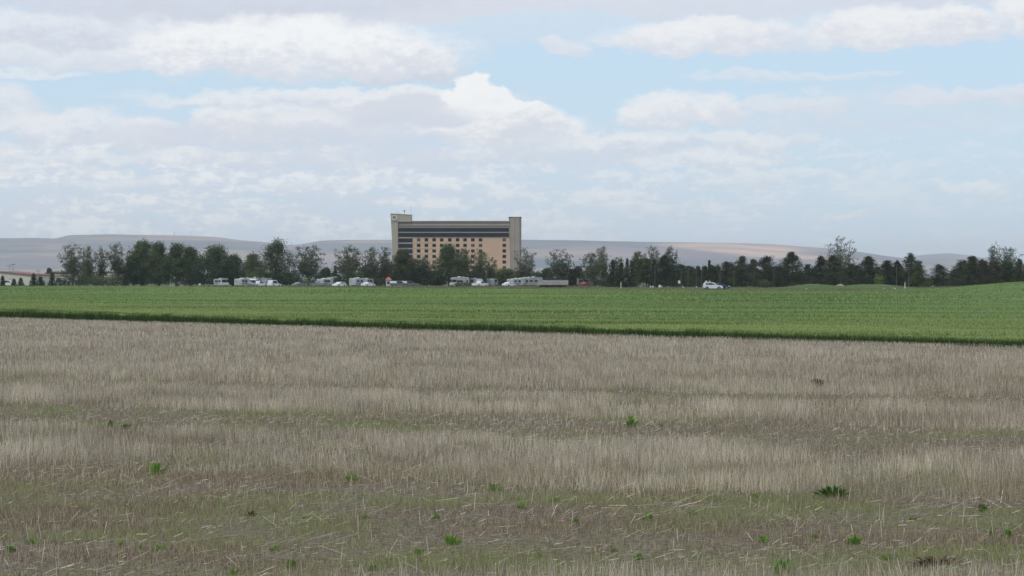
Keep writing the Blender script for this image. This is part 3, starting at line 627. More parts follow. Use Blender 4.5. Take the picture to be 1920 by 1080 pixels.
T = [
 # px, top, width, kind, distance, label, options
 (5, 517, 9, 'conifer', 640, 'small dark spruce at the far left edge before the tan shed', {}),
 (26, 523, 9, 'conifer', 640, 'smallest spruce before the white vehicle at the tan shed', {}),
 (39, 521, 10, 'conifer', 640, 'small spruce right of the white vehicle at the tan shed', {}),
 (63, 513, 13, 'conifer', 640, 'pointed spruce before the corner of the tan shed', {}),
 (76, 519, 15, 'conifer', 636, 'broad low spruce touching the pointed spruce by the tan shed', {}),
 (98, 512, 13, 'conifer', 640, 'slim spruce between the tan shed and the round green bush', {}),
 (114, 518, 24, 'shrub', 630, 'round green bush before the low red roofed building', {}),
 (93, 503, 12, 'dense', 1000, 'dark round tree showing above the red roof', {}),
 (137, 459, 42, 'wispy', 640, 'tall leftmost tree with a thin airy top and dark skirts', dict(low=1, dens=1.5, w2=1)),
 (165, 462, 27, 'wispy', 655, 'thin topped tree just right of the tall leftmost one', dict(low=.8, dens=1.1)),
 (176, 514, 30, 'shrub', 632, 'dark bush below the gap between the thin topped trees', {}),
 (201, 515, 28, 'shrub', 628, 'mid green bush before the pale long building', dict(leaf='olive')),
 (192, 464, 22, 'wispy', 660, 'narrow see through tree before the pale long building', dict(low=.4)),
 (221, 457, 33, 'wispy', 650, 'airy tall tree touching the dense dark grove', dict(low=.8, dens=1.3)),
 (235, 514, 12, 'conifer', 620, 'small dark conifer at the foot of the dense grove', {}),
 (268, 452, 54, 'dense', 650, 'leftmost and tallest tree of the dense dark grove', dict(dens=1.5)),
 (298, 455, 44, 'dense', 662, 'second tree of the dense dark grove from its tall end', dict(dens=1.3)),
 (331, 457, 44, 'dense', 650, 'middle tree of the dense dark grove with a peaked top', dict(dens=1.4)),
 (358, 463, 40, 'dense', 665, 'lower tree filling the dip in the dense dark grove', dict(dens=1.1)),
 (404, 460, 66, 'dense', 648, 'broad round headed tree at the right of the dense grove', dict(dens=1.6)),
 (436, 478, 40, 'dense', 655, 'low sloping tree ending the dense grove above the white van', dict(dens=1.2)),
 (250, 480, 34, 'dense', 646, 'lower leafy tree at the left flank of the dense grove', dict(dens=1.2)),
 (474, 476, 40, 'dense', 690, 'smaller tree behind the yellow green bush', dict(dens=1.0, leaf='olive')),
 (472, 507, 32, 'shrub', 668, 'yellow green rounded bush above the parked motorhomes', dict(leaf='light')),
 (518, 449, 60, 'dense', 640, 'tall peaked tree with an open top right of the motorhome cluster', dict(dens=1.05, peak=1)),
 (552, 506, 22, 'shrub', 640, 'bush filling the gap right of the tall peaked tree', {}),
 (579, 462, 46, 'wispy', 640, 'oval tree with a sparse crown standing clear of others', dict(low=1, dens=1.9)),
 (612, 502, 30, 'dense', 700, 'low dark rounded tree in the gap between two oval trees', {}),
 (629, 498, 9, 'conifer', 690, 'thin dark conifer beside the low rounded tree', {}),
 (654, 462, 44, 'wispy', 640, 'oval sparse tree with dark skirts left of the paired trees', dict(low=1.2, dens=2.0)),
 (696, 464, 29, 'wispy', 645, 'left of the two paired sparse trees by the hotel', dict(low=1, dens=1.2)),
 (722, 464, 25, 'wispy', 650, 'right of the two paired sparse trees, against the hotel wall', dict(low=1, dens=1.1)),
 (690, 497, 40, 'dense', 672, 'dark low tree below the left paired sparse tree', {}),
 (727, 494, 30, 'dense', 676, 'bronze low tree at the left corner of the hotel', dict(leaf='brown')),
 (757, 468, 40, 'dense', 640, 'full green tree covering the left end of the hotel front', dict(dens=1.3, leaf='olive')),
 (791, 484, 34, 'wispy', 640, 'loose tree before the first windows of the hotel front', dict(low=1.3, dens=1.9)),
 (842, 459, 44, 'dense', 635, 'largest tree before the middle of the hotel front', dict(dens=1.3)),
 (868, 467, 26, 'wispy', 637, 'looser tree leaning on the largest one before the hotel', dict(low=1.5, dens=2)),
 (901, 468, 22, 'wispy', 645, 'slender tree rising before the hotel windows right of the big tree', dict(low=1, dens=1.2)),
 (921, 483, 20, 'wispy', 650, 'small twiggy tree before the blank hotel wall', dict(low=.5, dens=.9)),
 (893, 506, 44, 'dense', 660, 'dark low tree line behind the white trailers at the hotel', dict(leaf='dense')),
 (778, 506, 34, 'dense', 655, 'dark low tree behind the dark cars at the hotel foot', {}),
 (816, 508, 30, 'dense', 655, 'dark low tree under the left flank of the largest hotel tree', {}),
 (948, 504, 44, 'dense', 660, 'dark low tree hiding the foot of the hotel stair tower', {}),
 (985, 467, 38, 'wispy', 655, 'tall twiggy tree just right of the hotel', dict(low=.6, dens=1.0)),
 (1004, 503, 18, 'shrub', 690, 'small round dark shrub above the row of white motorhomes', {}),
 (1025, 504, 24, 'dense', 690, 'small dark tree behind the grey roofed shelter', {}),
 (975, 508, 30, 'dense', 680, 'low dark tree under the twiggy one right of the hotel', {}),
 (1050, 468, 42, 'wispy', 640, 'twiggy spreading tree above the grey roofed shelter', dict(low=1.1, dens=1.1)),
 (1071, 505, 11, 'conifer', 600, 'narrow dark conifer at the right end of the grey roofed shelter', dict(dens=1.5)),
 (1084, 500, 26, 'dense', 640, 'bronze round tree right of the narrow dark conifer', dict(leaf='brown')),
 (1110, 475, 34, 'wispy', 635, 'bushy sparse tree left of a taller slim one', dict(low=1.1, dens=1.4)),
 (1131, 463, 22, 'wispy', 645, 'tall slim sparse tree left of the dark conifers', dict(low=.8, dens=1.1)),
 (1149, 488, 24, 'conifer', 600, 'first dark conifer right of the slim sparse tree', dict(dens=1.4)),
 (1165, 493, 26, 'conifer', 596, 'second dark conifer, broad and low', dict(dens=1.4)),
 (1160, 483, 22, 'wispy', 660, 'faint thin tree showing above two dark conifers', {}),
 (1176, 485, 11, 'conifer', 640, 'thin pointed conifer behind the broad low one', {}),
 (1185, 491, 17, 'conifer', 598, 'dark narrow conifer left of the olive tree', dict(dens=1.4)),
 (1197, 473, 26, 'wispy', 620, 'olive tree with a thin brownish top', dict(low=2, dens=1.9, leaf='olive')),
 (1212, 486, 20, 'dense', 610, 'small olive green tree between two sparse topped ones', dict(leaf='olive')),
 (1226, 463, 22, 'wispy', 640, 'tall sparse topped tree above a dark conifer', dict(low=.6, dens=1.2)),
 (1227, 488, 18, 'conifer', 598, 'dark conifer below the tall sparse topped tree', dict(dens=1.4)),
 (1245, 479, 24, 'pine', 600, 'dark pine touching the last sparse topped tree', dict(dens=1.2)),
 (1258, 463, 24, 'wispy', 625, 'last sparse topped tree before the low dark grove', dict(low=1, dens=1.3)),
 (1277, 496, 40, 'pine', 600, 'broad dark pine sloping down to the right', dict(dens=1.2)),
 (1309, 500, 28, 'pine', 610, 'low dark pine above the back of the white car', {}),
 (1322, 499, 18, 'pine', 612, 'low dark pine left of the thin spire tree', {}),
 (1330, 489, 6, 'conifer', 605, 'thin spire shaped conifer above the white car', dict(dens=2.5)),
 (1336, 498, 22, 'pine', 615, 'low dark pine right of the thin spire tree', {}),
 (1347, 496, 13, 'wispy', 620, 'small grey leaning tree right of the thin spire', {}),
 (1366, 491, 28, 'pine', 600, 'bronze tinted pine above the front of the white car', dict(leaf='brown')),
 (1391, 481, 28, 'pine', 595, 'tall round topped dark pine right of the white car', dict(dens=1.2)),
 (1413, 487, 24, 'pine', 605, 'bronze topped pine between two dark round ones', dict(leaf='brown')),
 (1437, 481, 36, 'pine', 590, 'dark dome shaped pine with a pointed top', dict(dens=1.3)),
 (1484, 473, 46, 'pine', 585, 'biggest dark pine left of the grassy berm', dict(dens=1.4)),
 (1462, 500, 22, 'pine', 600, 'low pine filling the gap left of the biggest pine', {}),
 (1515, 496, 20, 'pine', 595, 'short pine just right of the biggest pine', {}),
 (1540, 481, 30, 'pine', 590, 'dark pine left of the tall bare tree', dict(dens=1.3)),
 (1562, 479, 32, 'pine', 585, 'dark pine at the foot of the tall bare tree', dict(dens=1.3)),
 (1577, 445, 46, 'wispy', 610, 'tallest see through tree standing high above the dark pines', dict(low=0, dens=.75)),
 (1598, 495, 26, 'pine', 600, 'low dark pine right of the tall bare tree', {}),
 (1628, 481, 38, 'pine', 585, 'square shouldered dark pine beyond the berm', dict(dens=1.3)),
 (1608, 498, 24, 'pine', 595, 'short pine leaning on the square shouldered one', {}),
 (1663, 489, 28, 'pine', 590, 'dark pine behind the light green bush', dict(dens=1.2)),
 (1682, 490, 20, 'pine', 595, 'narrow pine behind the tall grey pole', dict(dens=1.2)),
 (1707, 475, 30, 'pine', 590, 'open topped pine near the white marker post', dict(dens=.8)),
 (1722, 490, 22, 'pine', 586, 'green pointed pine ending the right hand grove', dict(leaf='dense')),
 (1647, 515, 18, 'shrub', 570, 'light green bush before the right hand pines', dict(leaf='light')),
 (1433, 524, 26, 'shrub', 560, 'pale green low bush at the foot of the dome shaped pine', dict(leaf='olive')),
 (1740, 516, 16, 'shrub', 600, 'small dark shrub in the gap of the right hand trees', {}),
 (1762, 496, 28, 'pine', 610, 'lone ragged pine in the gap before the far hill', dict(dens=.9)),
 (1757, 517, 34, 'shrub', 615, 'low dark shrub under the lone ragged pine', {}),
 (1804, 488, 36, 'pine', 590, 'dark pine starting the far right grove', dict(dens=1.3)),
 (1822, 481, 26, 'pine', 585, 'pointed dark pine, tallest of the far right conifers', dict(dens=1.3)),
 (1842, 487, 34, 'pine', 588, 'bronze tinted pine in the far right grove', dict(leaf='brown', dens=1.3)),
 (1864, 492, 30, 'pine', 592, 'dark pine below the first bare far right tree', dict(dens=1.2)),
 (1863, 460, 26, 'wispy', 605, 'left of the two bare trees at the far right', dict(low=.5, dens=.9)),
 (1893, 465, 36, 'wispy', 610, 'right and wider of the two bare trees at the far right', dict(low=.6, dens=.9)),
 (1888, 492, 32, 'dense', 595, 'green rounded tree below the wider bare tree', {}),
 (1912, 486, 22, 'conifer', 585, 'dark conifer at the right edge of the picture', dict(dens=1.4)),
 (1940, 482, 34, 'pine', 590, 'dark pine cut off by the right edge of the picture', dict(dens=1.2)),
]
for i, (px, top, w_, kd, Yd, lab, op) in enumerate(T):
    op = dict(op); op.pop('w2', 0); op.pop('peak', 0)
    make_tree(px, top, w_, kd, Yd, lab, seed=i, cat='bush' if kd == 'shrub' else 'tree', **op)
# low trees filling the right hand grove
for i, px in enumerate([1292, 1300, 1353, 1379, 1402, 1424, 1452, 1473, 1500, 1527, 1551, 1573, 1588, 1617, 1645, 1672, 1692, 1715, 1790, 1815, 1832, 1853, 1876, 1903, 1925]):
    make_tree(px, 499 + (i * 37 % 11), 26 + (i * 13 % 9), 'pine', 618 + (i * 29 % 14), 'low dark pine filling the gaps between the taller pines', 'low pines between the taller pines', seed=700 + i, dens=.8)
for i, (px, w_) in enumerate([(128, 26), (150, 22), (186, 24), (216, 22), (536, 26), (600, 22), (640, 26), (672, 22), (710, 26), (735, 22), (1040, 22), (1062, 20), (1100, 20), (1125, 22), (1140, 20), (1190, 20), (1262, 20)]):
    make_tree(px, 517 + (i * 5 % 6), w_, 'shrub', 640 + i % 5, 'low dark green bush under the tree line', 'low bushes under the tree line', cat='bush', seed=760 + i, leaf=('olive' if i % 3 == 0 else None))
# distant low belt of trees closing the gaps behind the park
r_ = random.Random(4)
for i in range(30):
    px = 120 + i * 60 + r_.uniform(-20, 20)
    if 1715 < px < 1800: continue
    make_tree(px, 508 + r_.uniform(0, 6), 46 + r_.uniform(0, 26), 'dense', 1150 if 700 < px < 1000 else 860 + r_.uniform(0, 60), 'low dark tree of the distant belt closing the gaps between the trunks', 'distant tree belt behind the park', seed=300 + i, dens=.7)

# ------------------------------------------------------------------ hotel
def hotel():
    Yd = 1080.0; k = Yd / F; x0 = at(855, Yd); Z0 = 0.0
    root = empty('hotel', (x0, Yd, Z0), 0, 'tan ten storey hotel tower with dark ribbon windows and a flared left end', 'hotel')
    def lx(px): return (px - 855) * k
    def lz(py): return zof(py, Yd)
    D = 17.0
    MB().box(lx(774.5), lx(955), 0, D, 0, lz(445.3)).build('tan_wall', M['hotel_tan'], root)
    # upper storeys carrying the ribbons
    MB().box(lx(746.5), lx(955), -.25, D, lz(445.3), lz(415.3)).build('upper_wall', M['hotel_beige'], root)
    MB().box(lx(746.5), lx(774.5), -.25, D, 0, lz(445.3) - .002).build('corner_wall', M['hotel_beige'], root)
    for (a, b_, w, z) in ((lx(738), lx(957), .55, 417.6), (lx(738), lx(957), .45, 424.0)):
        MB().box(a, b_, -w, -.26, lz(z) - .32, lz(z) + .32).build('cornice', M['hotel_line'], root)
    MB().box(lx(770), lx(955), -.7, D + .3, lz(415.3), lz(414.2)).build('parapet', M['hotel_beige'], root)
    for z0_, z1_ in ((434.6, 427.2), (444.2, 436.6)):
        o = MB().box(lx(747.3), lx(954.2), -.4, -.252, lz(z0_), lz(z1_)).build('ribbon_window', M['hotel_glass'], root)
    for i in range(7):
        zz = 450.6 + i * 10.3
        MB().box(lx(747.3), lx(773.6), -.4, -.252, lz(zz + 3.7), lz(zz - 3.7)).build('ribbon_window', M['hotel_glass'], root)
    for cx in (785, 799.5, 814, 828.2, 843.4, 858, 872, 886.5, 901, 945.5):
        for i in range(7):
            zz = 449.6 + i * 10.38
            fr = MB().box(lx(cx - 3.3), lx(cx + 3.3), -.10, -.002, lz(zz + 3.0), lz(zz - 2.8)).build('window', M['win_dark'] if (i * 7 + int(cx) * 3) % 5 else M['win_curtain'], root)
    for i in range(7):
        zz = 455.6 + i * 10.38
        MB().box(lx(775), lx(812) if i < 4 else lx(905), -.06, -.002, lz(zz) - .12, lz(zz) + .12).build('floor_band', M['hotel_brown'], root)
    # flared left pylon
    pr = [(lx(738.5), 0), (lx(746.3), 0), (lx(746.3), lz(426)), (lx(771.5), lz(426) + .01), (lx(771.5), lz(403.2)), (lx(732.6), lz(400.8)), (lx(734.5), lz(440))]
    pl = MB()
    pl.prism([(lx(738.8), 0), (lx(746.3), 0), (lx(746.3), lz(416)), (lx(733.3), lz(416)), (lx(735.2), lz(450))], -1.2, D)
    pl.build('end_wall', M['hotel_beige'], root)
    MB().prism([(lx(733.3), lz(416) + .003), (lx(771.5), lz(416) + .003), (lx(771.5), lz(403.4)), (lx(732.5), lz(401))], -1.4, 9).build('roof_block', M['hotel_beige'], root)
    MB().prism([(lx(732.3), lz(401) + .003), (lx(771.8), lz(403.4) + .003), (lx(771.8), lz(402.8)), (lx(732.3), lz(400.3))], -1.6, 9.2).build('coping', M['hotel_line'], root)
    # round emblem
    cx, cz, rr = lx(739.8), lz(408.3), 5.0 * k
    sg = MB().tube((cx, -1.41, cz), (cx, -1.7, cz), rr, rr, 36).build('round_sign', mat('sign_face', (.42, .38, .30), .6), root)
    ring = MB(); n_ = 36
    for i in range(n_):
        a0, a1 = 2 * math.pi * i / n_, 2 * math.pi * (i + 1) / n_; q = []
        for y_ in (-1.9, -1.702):
            for rad in (rr * 1.04, rr * .80):
                for a_ in (a0, a1): q.append((cx + math.cos(a_) * rad, y_, cz + math.sin(a_) * rad))
        ring.add(q, [(0, 1, 3, 2), (4, 6, 7, 5), (0, 4, 5, 1), (2, 3, 7, 6)])
    ring.build('sign_ring', mat('sign_ring_paint', (.70, .68, .62), .5), sg)
    em = MB()
    for j, (ax, az_, bx, bz) in enumerate([(-.5, -.1, -.1, .25), (-.1, .25, .3, .2), (.3, .2, .52, -.1), (-.2, .1, -.35, -.45), (.1, .12, .3, -.42), (-.45, .1, .1, .42)]):
        em.tube((cx + ax * rr, -1.78, cz + az_ * rr), (cx + bx * rr, -1.78, cz + bz * rr), .07 * rr, .07 * rr, 6)
    em.build('emblem', M['hotel_line'], sg)
    # right stair tower, rounded corners, vertical joint
    tw = MB(); xa, xb = lx(954), lx(977.6); ch = 1.1
    plan = [(xa, -1.0 + ch), (xa + ch, -1.0), (xb - ch, -1.0), (xb, -1.0 + ch), (xb, D), (xa, D)]
    def ring_(z, sx): return [(((x - xb) * sx + xb), y, z) for x, y in plan]
    r0, r1 = ring_(0, .86), ring_(lz(407.4), 1.0); n_ = 6
    tw.add(r0 + r1, [(i, (i + 1) % n_, n_ + (i + 1) % n_, n_ + i) for i in range(n_)] + [tuple(range(n_, 2 * n_))])
    tw.build('stair_tower', M['hotel_brown'], root)
    MB().box(xa - .15, xb + .15, -1.2, D + .1, lz(407.4) + .002, lz(406.7)).build('coping', M['hotel_line'], root)
    MB().box(lx(964.6), lx(965.0), -1.05, -.99, 1, lz(408)).build('joint', M['hotel_line'], root)
    MB().box(lx(975.8), lx(976.6), -1.05, -.95, 1, lz(408)).build('joint', M['hotel_line'], root)
    # roof aerials
    for px_, t_, rr_ in ((743.5, 393.5, .06), (757.5, 394, .09), (770, 384, .045), (748, 397, .05)):
        aer = MB().tube((lx(px_), 4, lz(403)), (lx(px_), 4, lz(t_)), rr_, rr_ * .7, 6).build('aerial', M['grey'], root)
    MB().box(lx(757.5) - .32, lx(757.5) + .32, 3.7, 4.3, lz(397), lz(393.8)).build('antenna_panel', M['grey'], root)
    MB().box(lx(800), lx(815), 6, 12, lz(415.3), lz(413.4)).build('roof_plant', M['hotel_brown'], root)
    return root
hotel()
# low casino wing seen pale between the left trees
def lowbuilding(px0, px1, Yd, ptop, depth, wall, roof, label, name='building', band=None, pitched=0.0):
    xa, xb = at(px0, Yd), at(px1, Yd); xc = (xa + xb) / 2; h = zof(ptop, Yd)
    root = empty(name, (xc, Yd, 0), 0, label, 'building'); W_ = (xb - xa) / 2
    eave = h - pitched
    MB().box(-W_, W_, 0, depth, 0, eave).build('wall', wall, root)
    if pitched > 0:
        MB().add([(-W_ - .4, -.4, eave + .005), (W_ + .4, -.4, eave + .005), (W_ + .4, depth / 2, h), (-W_ - .4, depth / 2, h), (-W_ - .4, depth + .4, eave + .005), (W_ + .4, depth + .4, eave + .005)],
                 [(0, 1, 2, 3), (3, 2, 5, 4), (0, 3, 4), (1, 5, 2), (0, 4, 5, 1)]).build('roof', roof, root)
    else:
        MB().box(-W_ - .2, W_ + .2, -.2, depth + .2, eave + .002, eave + .4).build('roof', roof, root)
    for i in range(max(2, int(W_ * 2 / 9))):
        q = -W_ + (i + .5) * 2 * W_ / max(2, int(W_ * 2 / 9))
        MB().box(q - .9, q + .9, -.06, -.002, 1.0, 2.6).build('window', M['win_dark'], root)
    return root
lowbuilding(158, 246, 1000, 511.3, 20, M['shedwall'], M['hotel_line'], 'long pale flat roofed building behind the left trees')
lowbuilding(57, 128, 820, 513.8, 18, M['shedwall'], M['roofred'], 'low tan building with a red roof behind small spruces', pitched=.7)
def shed():
    Yd = 760; k = Yd / F; xl, xr, xm = at(-70, Yd), at(60, Yd), at(-8, Yd)
    root = empty('metal_shed', (xm, Yd, 0), 0, 'large tan metal shed with a low pitched red roof at the left edge', 'shed')
    a, b_ = xl - xm, xr - xm; ze, za = zof(516, Yd), zof(509.5, Yd)
    MB().prism([(a, 0), (b_, 0), (b_, ze), (0, za), (a, ze)], 0, 34).build('wall', M['shedwall'], root)
    t = .26
    MB().prism([(b_ + .5, ze - .1), (b_ + .5, ze + t), (0, za + t), (a - .5, ze + t), (a - .5, ze - .1), (0, za + .004)], -.5, 34.5).build('roof', M['roofred'], root)
    for q in (-8, -3.2, 4.6):
        MB().box(q, q + 2.6, -.05, -.002, 0, 2.6).build('roller_door', M['cream'], root)
    sm = MB()
    for q in np.arange(a + .6, b_, .9): sm.box(q, q + .05, -.04, -.002, .05, ze - .3)
    sm.build('wall_ribs', M['cream'], root)
shed()
# grey roofed picnic shelter
def shelter():
    Yd = 585; xa, xb = at(1011, Yd), at(1064, Yd); xc = (xa + xb) / 2; W_ = (xb - xa) / 2
    root = empty('picnic_shelter', (xc, Yd, 0), 0, 'long shelter with a sloping grey shingle roof and dark brown walls', 'shelter')
    zt, ze = zof(525.2, Yd), zof(533.8, Yd)
    rf = MB().add([(-W_ - .6, -.5, ze), (W_ + .2, -.5, ze), (W_ + .3, 2.6, zt), (-W_ - .1, 2.6, zt), (-W_ - .6, 5.7, ze), (W_ + .2, 5.7, ze),
              (-W_ - .6, -.5, ze - .12), (W_ + .2, -.5, ze - .12), (W_ + .2, 5.7, ze - .12), (-W_ - .6, 5.7, ze - .12)],
             [(0, 1, 2, 3), (3, 2, 5, 4), (0, 3, 4), (1, 5, 2), (6, 9, 8, 7), (0, 6, 7, 1), (4, 5, 8, 9), (0, 4, 9, 6), (1, 7, 8, 5)]).build('roof', M['greyroof'], root)
    MB().box(-W_ + .2, W_ - .4, .4, 4.9, 0, ze - .122).build('wall', M['brownwall'], root)
    for q in (-W_ + .15, -W_ * .4, W_ * .2, W_ - .35):
        MB().box(q - .08, q + .08, -.1, .06, 0, ze - .122).build('post', M['wood'], root)
    for q in (-2.2, 1.3): MB().box(q, q + .9, .36, .398, 0.02, .72).build('opening', M['dark'], root)
shelter()

# ------------------------------------------------------------------ vehicles
def wheels(root, xs_, half, r=.34, w=.22):
    for x in xs_:
        for s in (-1, 1):
            y = s * (half - w / 2 + .02); t = MB().tube((x, y - w / 2, r), (x, y + w / 2, r), r, r, 16).build('wheel', M['rubber'], root)
            MB().tube((x, y + s * w / 2, r), (x, y + s * (w / 2 + .02), r), r * .6, r * .5, 12).build('rim', M['silver'], t)
def suv(name, px, Yd, rz, paint, label, L=4.75, H=1.72, zb=None, cat='car', wag=True, group=None):
    x0 = at(px, Yd); root = empty(name, (x0, Yd, zg1(x0, Yd) + (.04 if zb is None else zb)), rz, label, cat, group); h = L / 2; hw = .92
    low = [(-h, .52), (-h + .06, .95), (-h + .12, 1.02), (h - 1.35, 1.06), (h - .35, .92), (h - .06, .78), (h, .55), (h - .08, .30), (h - .55, .26)]
    def arch(cx): return [(cx + .42 * math.cos(t), .33 + .42 * math.sin(t)) for t in np.linspace(.15, math.pi - .15, 7)]
    fx, rx_ = h - .92, -h + .95
    prof = low + arch(fx) + [(fx - .5, .24), (rx_ + .5, .24)] + arch(rx_) + [(-h + .35, .28)]
    MB().prism(prof, -hw, hw, .03).build('body', paint, root, .03)
    if wag: cab = [(-h + .10, 1.02), (-h + .34, H - .16), (-h + .55, H - .03), (-.2, H), (.35, H - .05), (h - 1.42, 1.05)]
    else: cab = [(-h + .75, .98), (-h + 1.45, H - .1), (-.3, H), (.3, H - .06), (h - 1.35, 1.0)]
    MB().prism(cab, -hw + .1, hw - .1, .06).build('cabin', paint, root, .04)
    x_a, x_b = cab[0][0] + .42, cab[-1][0] - .30; zt = H - .17
    for s in (-1, 1):
        yy = s * (hw - .085)
        cuts = [(x_a + .12, x_a + .62), (x_a + .72, -.1), (0.0, x_b)] if wag else [(x_a + .5, -.12), (0, x_b)]
        for i, (u, v_) in enumerate(cuts):
            last = i == len(cuts) - 1; first = i == 0
            pr = [(u, 1.1), (v_, 1.1), (v_ - (.62 if last else 0), zt), (u + (.14 if first else 0), zt)]
            MB().prism(pr, min(yy, yy + s * .012), max(yy, yy + s * .012)).build('window', M['glass'], root)
        MB().box(h - .5, h - .1, min(s * .72, s * .93), max(s * .72, s * .93), .68, .82).build('headlight', M['lamp'], root)
        MB().box(-h - .01, -h + .12, min(s * .74, s * .935), max(s * .74, s * .935), .78, 1.02).build('tail_light', M['redlens'], root)
        MB().box(x_b - .05, x_b + .12, min(s * .9, s * 1.06), max(s * .9, s * 1.06), 1.05, 1.2).build('mirror', paint, root)
        if wag: MB().box(-h + .7, .3, s * .66 - .02, s * .66 + .02, H, H + .07).build('roof_rail', M['grey'], root)
        MB().box(-.3, -.12, min(s * .915, s * .94), max(s * .915, s * .94), .86, .9).build('door_handle', M['grey'], root)
    MB().prism([(x_b + .02, 1.07), (x_b + .06, 1.07), (x_b - .56, H - .13), (x_b - .6, H - .13)], -hw + .2, hw - .2).build('windscreen', M['glass'], root)
    MB().box(-h + .5, h - .5, -.86, .86, .2, .33).build('underbody', M['dark'], root)
    wheels(root, (fx, rx_), hw, .36)
    return root
def motorhome(px, Yd, L, H, rz, label, stripe='stripe', cab=True, name='motorhome', group=None, paint='rvwhite', awning=False, over=True):
    H = max(2.35, H * .80); L *= .84; x0 = at(px, Yd); root = empty(name, (x0, Yd, zg1(x0, Yd) + .03), rz, label, 'camper' if cab else 'trailer', group); h = L / 2; hw = 1.22
    if cab and over: pr = [(-h, .55), (h - 1.6, .5), (h - .9, .45), (h - .1, .5), (h, .75), (h - .1, 1.15), (h - .75, 1.35), (h - 1.15, 2.0), (h - .55, 2.1), (h - .4, 2.6), (h - .9, H - .05), (-h + .2, H), (-h, H - .2)]
    elif cab: pr = [(-h, .5), (h - .1, .45), (h, .7), (h - .05, 1.4), (h - .35, H - .2), (h - .7, H), (-h + .2, H), (-h, H - .2)]
    else: pr = [(-h, .55), (h - .9, .55), (h - .05, 1.3), (h, 1.7), (h - .45, H - .1), (h - .8, H), (-h + .15, H), (-h, H - .2)]
    MB().prism(pr, -hw, hw, .02).build('body', M[paint], root, .04)
    for s in (-1, 1):
        for (u, v_) in (((-h + .7, -h + 1.7), (-h + 2.5, -h + 3.5), (h - 3.0, h - 2.1)) if int(px) % 3 else ((-h + .5, -h + 1.1), (-h + 2.3, -h + 4.0))):
            if v_ < h - .5: MB().box(u, v_, s * (hw + .005) - .012, s * (hw + .005) + .012, 1.45, 1.95).build('window', M['glass'], root)
        MB().box(-h + .05, h - 1.7, s * (hw + .003) - .01, s * (hw + .003) + .01, .95, 1.2).build('stripe', M[stripe], root)
        if cab and over: MB().prism([(h - 1.55, 1.4), (h - .85, 1.4), (h - 1.2, 1.95), (h - 1.55, 1.95)], s * (hw - .01) - .02, s * (hw - .01) + .03).build('cab_window', M['glass'], root)
    MB().box(-h + 3.7, -h + 4.3, -hw - .02, -hw - .003, .6, 2.3).build('door', M['cream'], root)
    if cab: MB().prism([(h - .72, 1.4), (h - .66, 1.4), (h - 1.1, 2.0), (h - 1.16, 2.0)] if over else [(h - .03, 1.35), (h + .02, 1.35), (h - .26, 2.2), (h - .31, 2.2)], -hw + .2, hw - .2).build('windscreen', M['glass'], root)
    MB().box(-.4, .4, -.4, .4, H, H + .26).build('air_conditioner', M['white'], root, .04)
    MB().box(-h + 1.0, -h + 1.4, -.2, .2, H, H + .14).build('roof_vent', M['white'], root)
    if awning:
        MB().add([(-h + 1, -hw - .02, H - .3), (h - 2, -hw - .02, H - .3), (h - 2, -hw - 2.2, H - .75), (-h + 1, -hw - 2.2, H - .75), (-h + 1, -hw - .02, H - .25), (h - 2, -hw - .02, H - .25), (h - 2, -hw - 2.2, H - .7), (-h + 1, -hw - 2.2, H - .7)],
                 [(0, 3, 2, 1), (4, 5, 6, 7), (0, 1, 5, 4), (1, 2, 6, 5), (2, 3, 7, 6), (3, 0, 4, 7)]).build('awning', M['white'], root)
    wheels(root, (-h + 1.7, h - 1.15) if cab else (-.9, .1), hw, .38, .24)
    if not cab: MB().tube((h - .4, 0, .5), (h + 1.1, 0, .5), .06, .05, 6).build('tow_bar', M['dark'], root)
    return root
def pickup(px, Yd, rz, paint, label, topper=False, group=None):
    x0 = at(px, Yd); L = 5.5; h = L / 2; hw = .95; root = empty('pickup_truck', (x0, Yd, zg1(x0, Yd) + .03), rz, label, 'truck', group)
    MB().prism([(-h, .55), (-h, 1.12), (h - 1.4, 1.14), (h - .2, 1.05), (h, .8), (h - .05, .4), (-h + .2, .42)], -hw, hw, .03).build('body', paint, root, .03)
    MB().prism([(-.75, 1.13), (-.6, 1.72), (-.35, 1.8), (.55, 1.8), (h - 1.45, 1.14)], -hw + .1, hw - .1, .05).build('cabin', paint, root, .03)
    for s in (-1, 1):
        MB().prism([(-.5, 1.2), (.15, 1.2), (.15, 1.65), (-.42, 1.65)], s * (hw - .09) - .012, s * (hw - .09) + .012).build('window', M['glass'], root)
        MB().prism([(.22, 1.2), (1.05, 1.2), (.55, 1.65), (.22, 1.65)], s * (hw - .09) - .012, s * (hw - .09) + .012).build('window', M['glass'], root)
        MB().box(h - .12, h + .01, s * .75 - .16, s * .75 + .16, .78, .95).build('headlight', M['lamp'], root)
    if topper: MB().box(-h + .1, -.8, -hw + .05, hw - .05, 1.13, 1.75).build('bed_cap', M['white'], root, .05)
    wheels(root, (h - 1.05, -h + 1.15), hw, .4)
    return root
suv('car', 1336.2, 497.2, 0, M['white'], 'white estate car driving along the road behind the crop', L=4.7, H=1.66)
suv('car', 1351, 503.5, 0, M['blue'], 'dark blue car almost hidden behind the white one', L=4.5, H=1.5, wag=False)
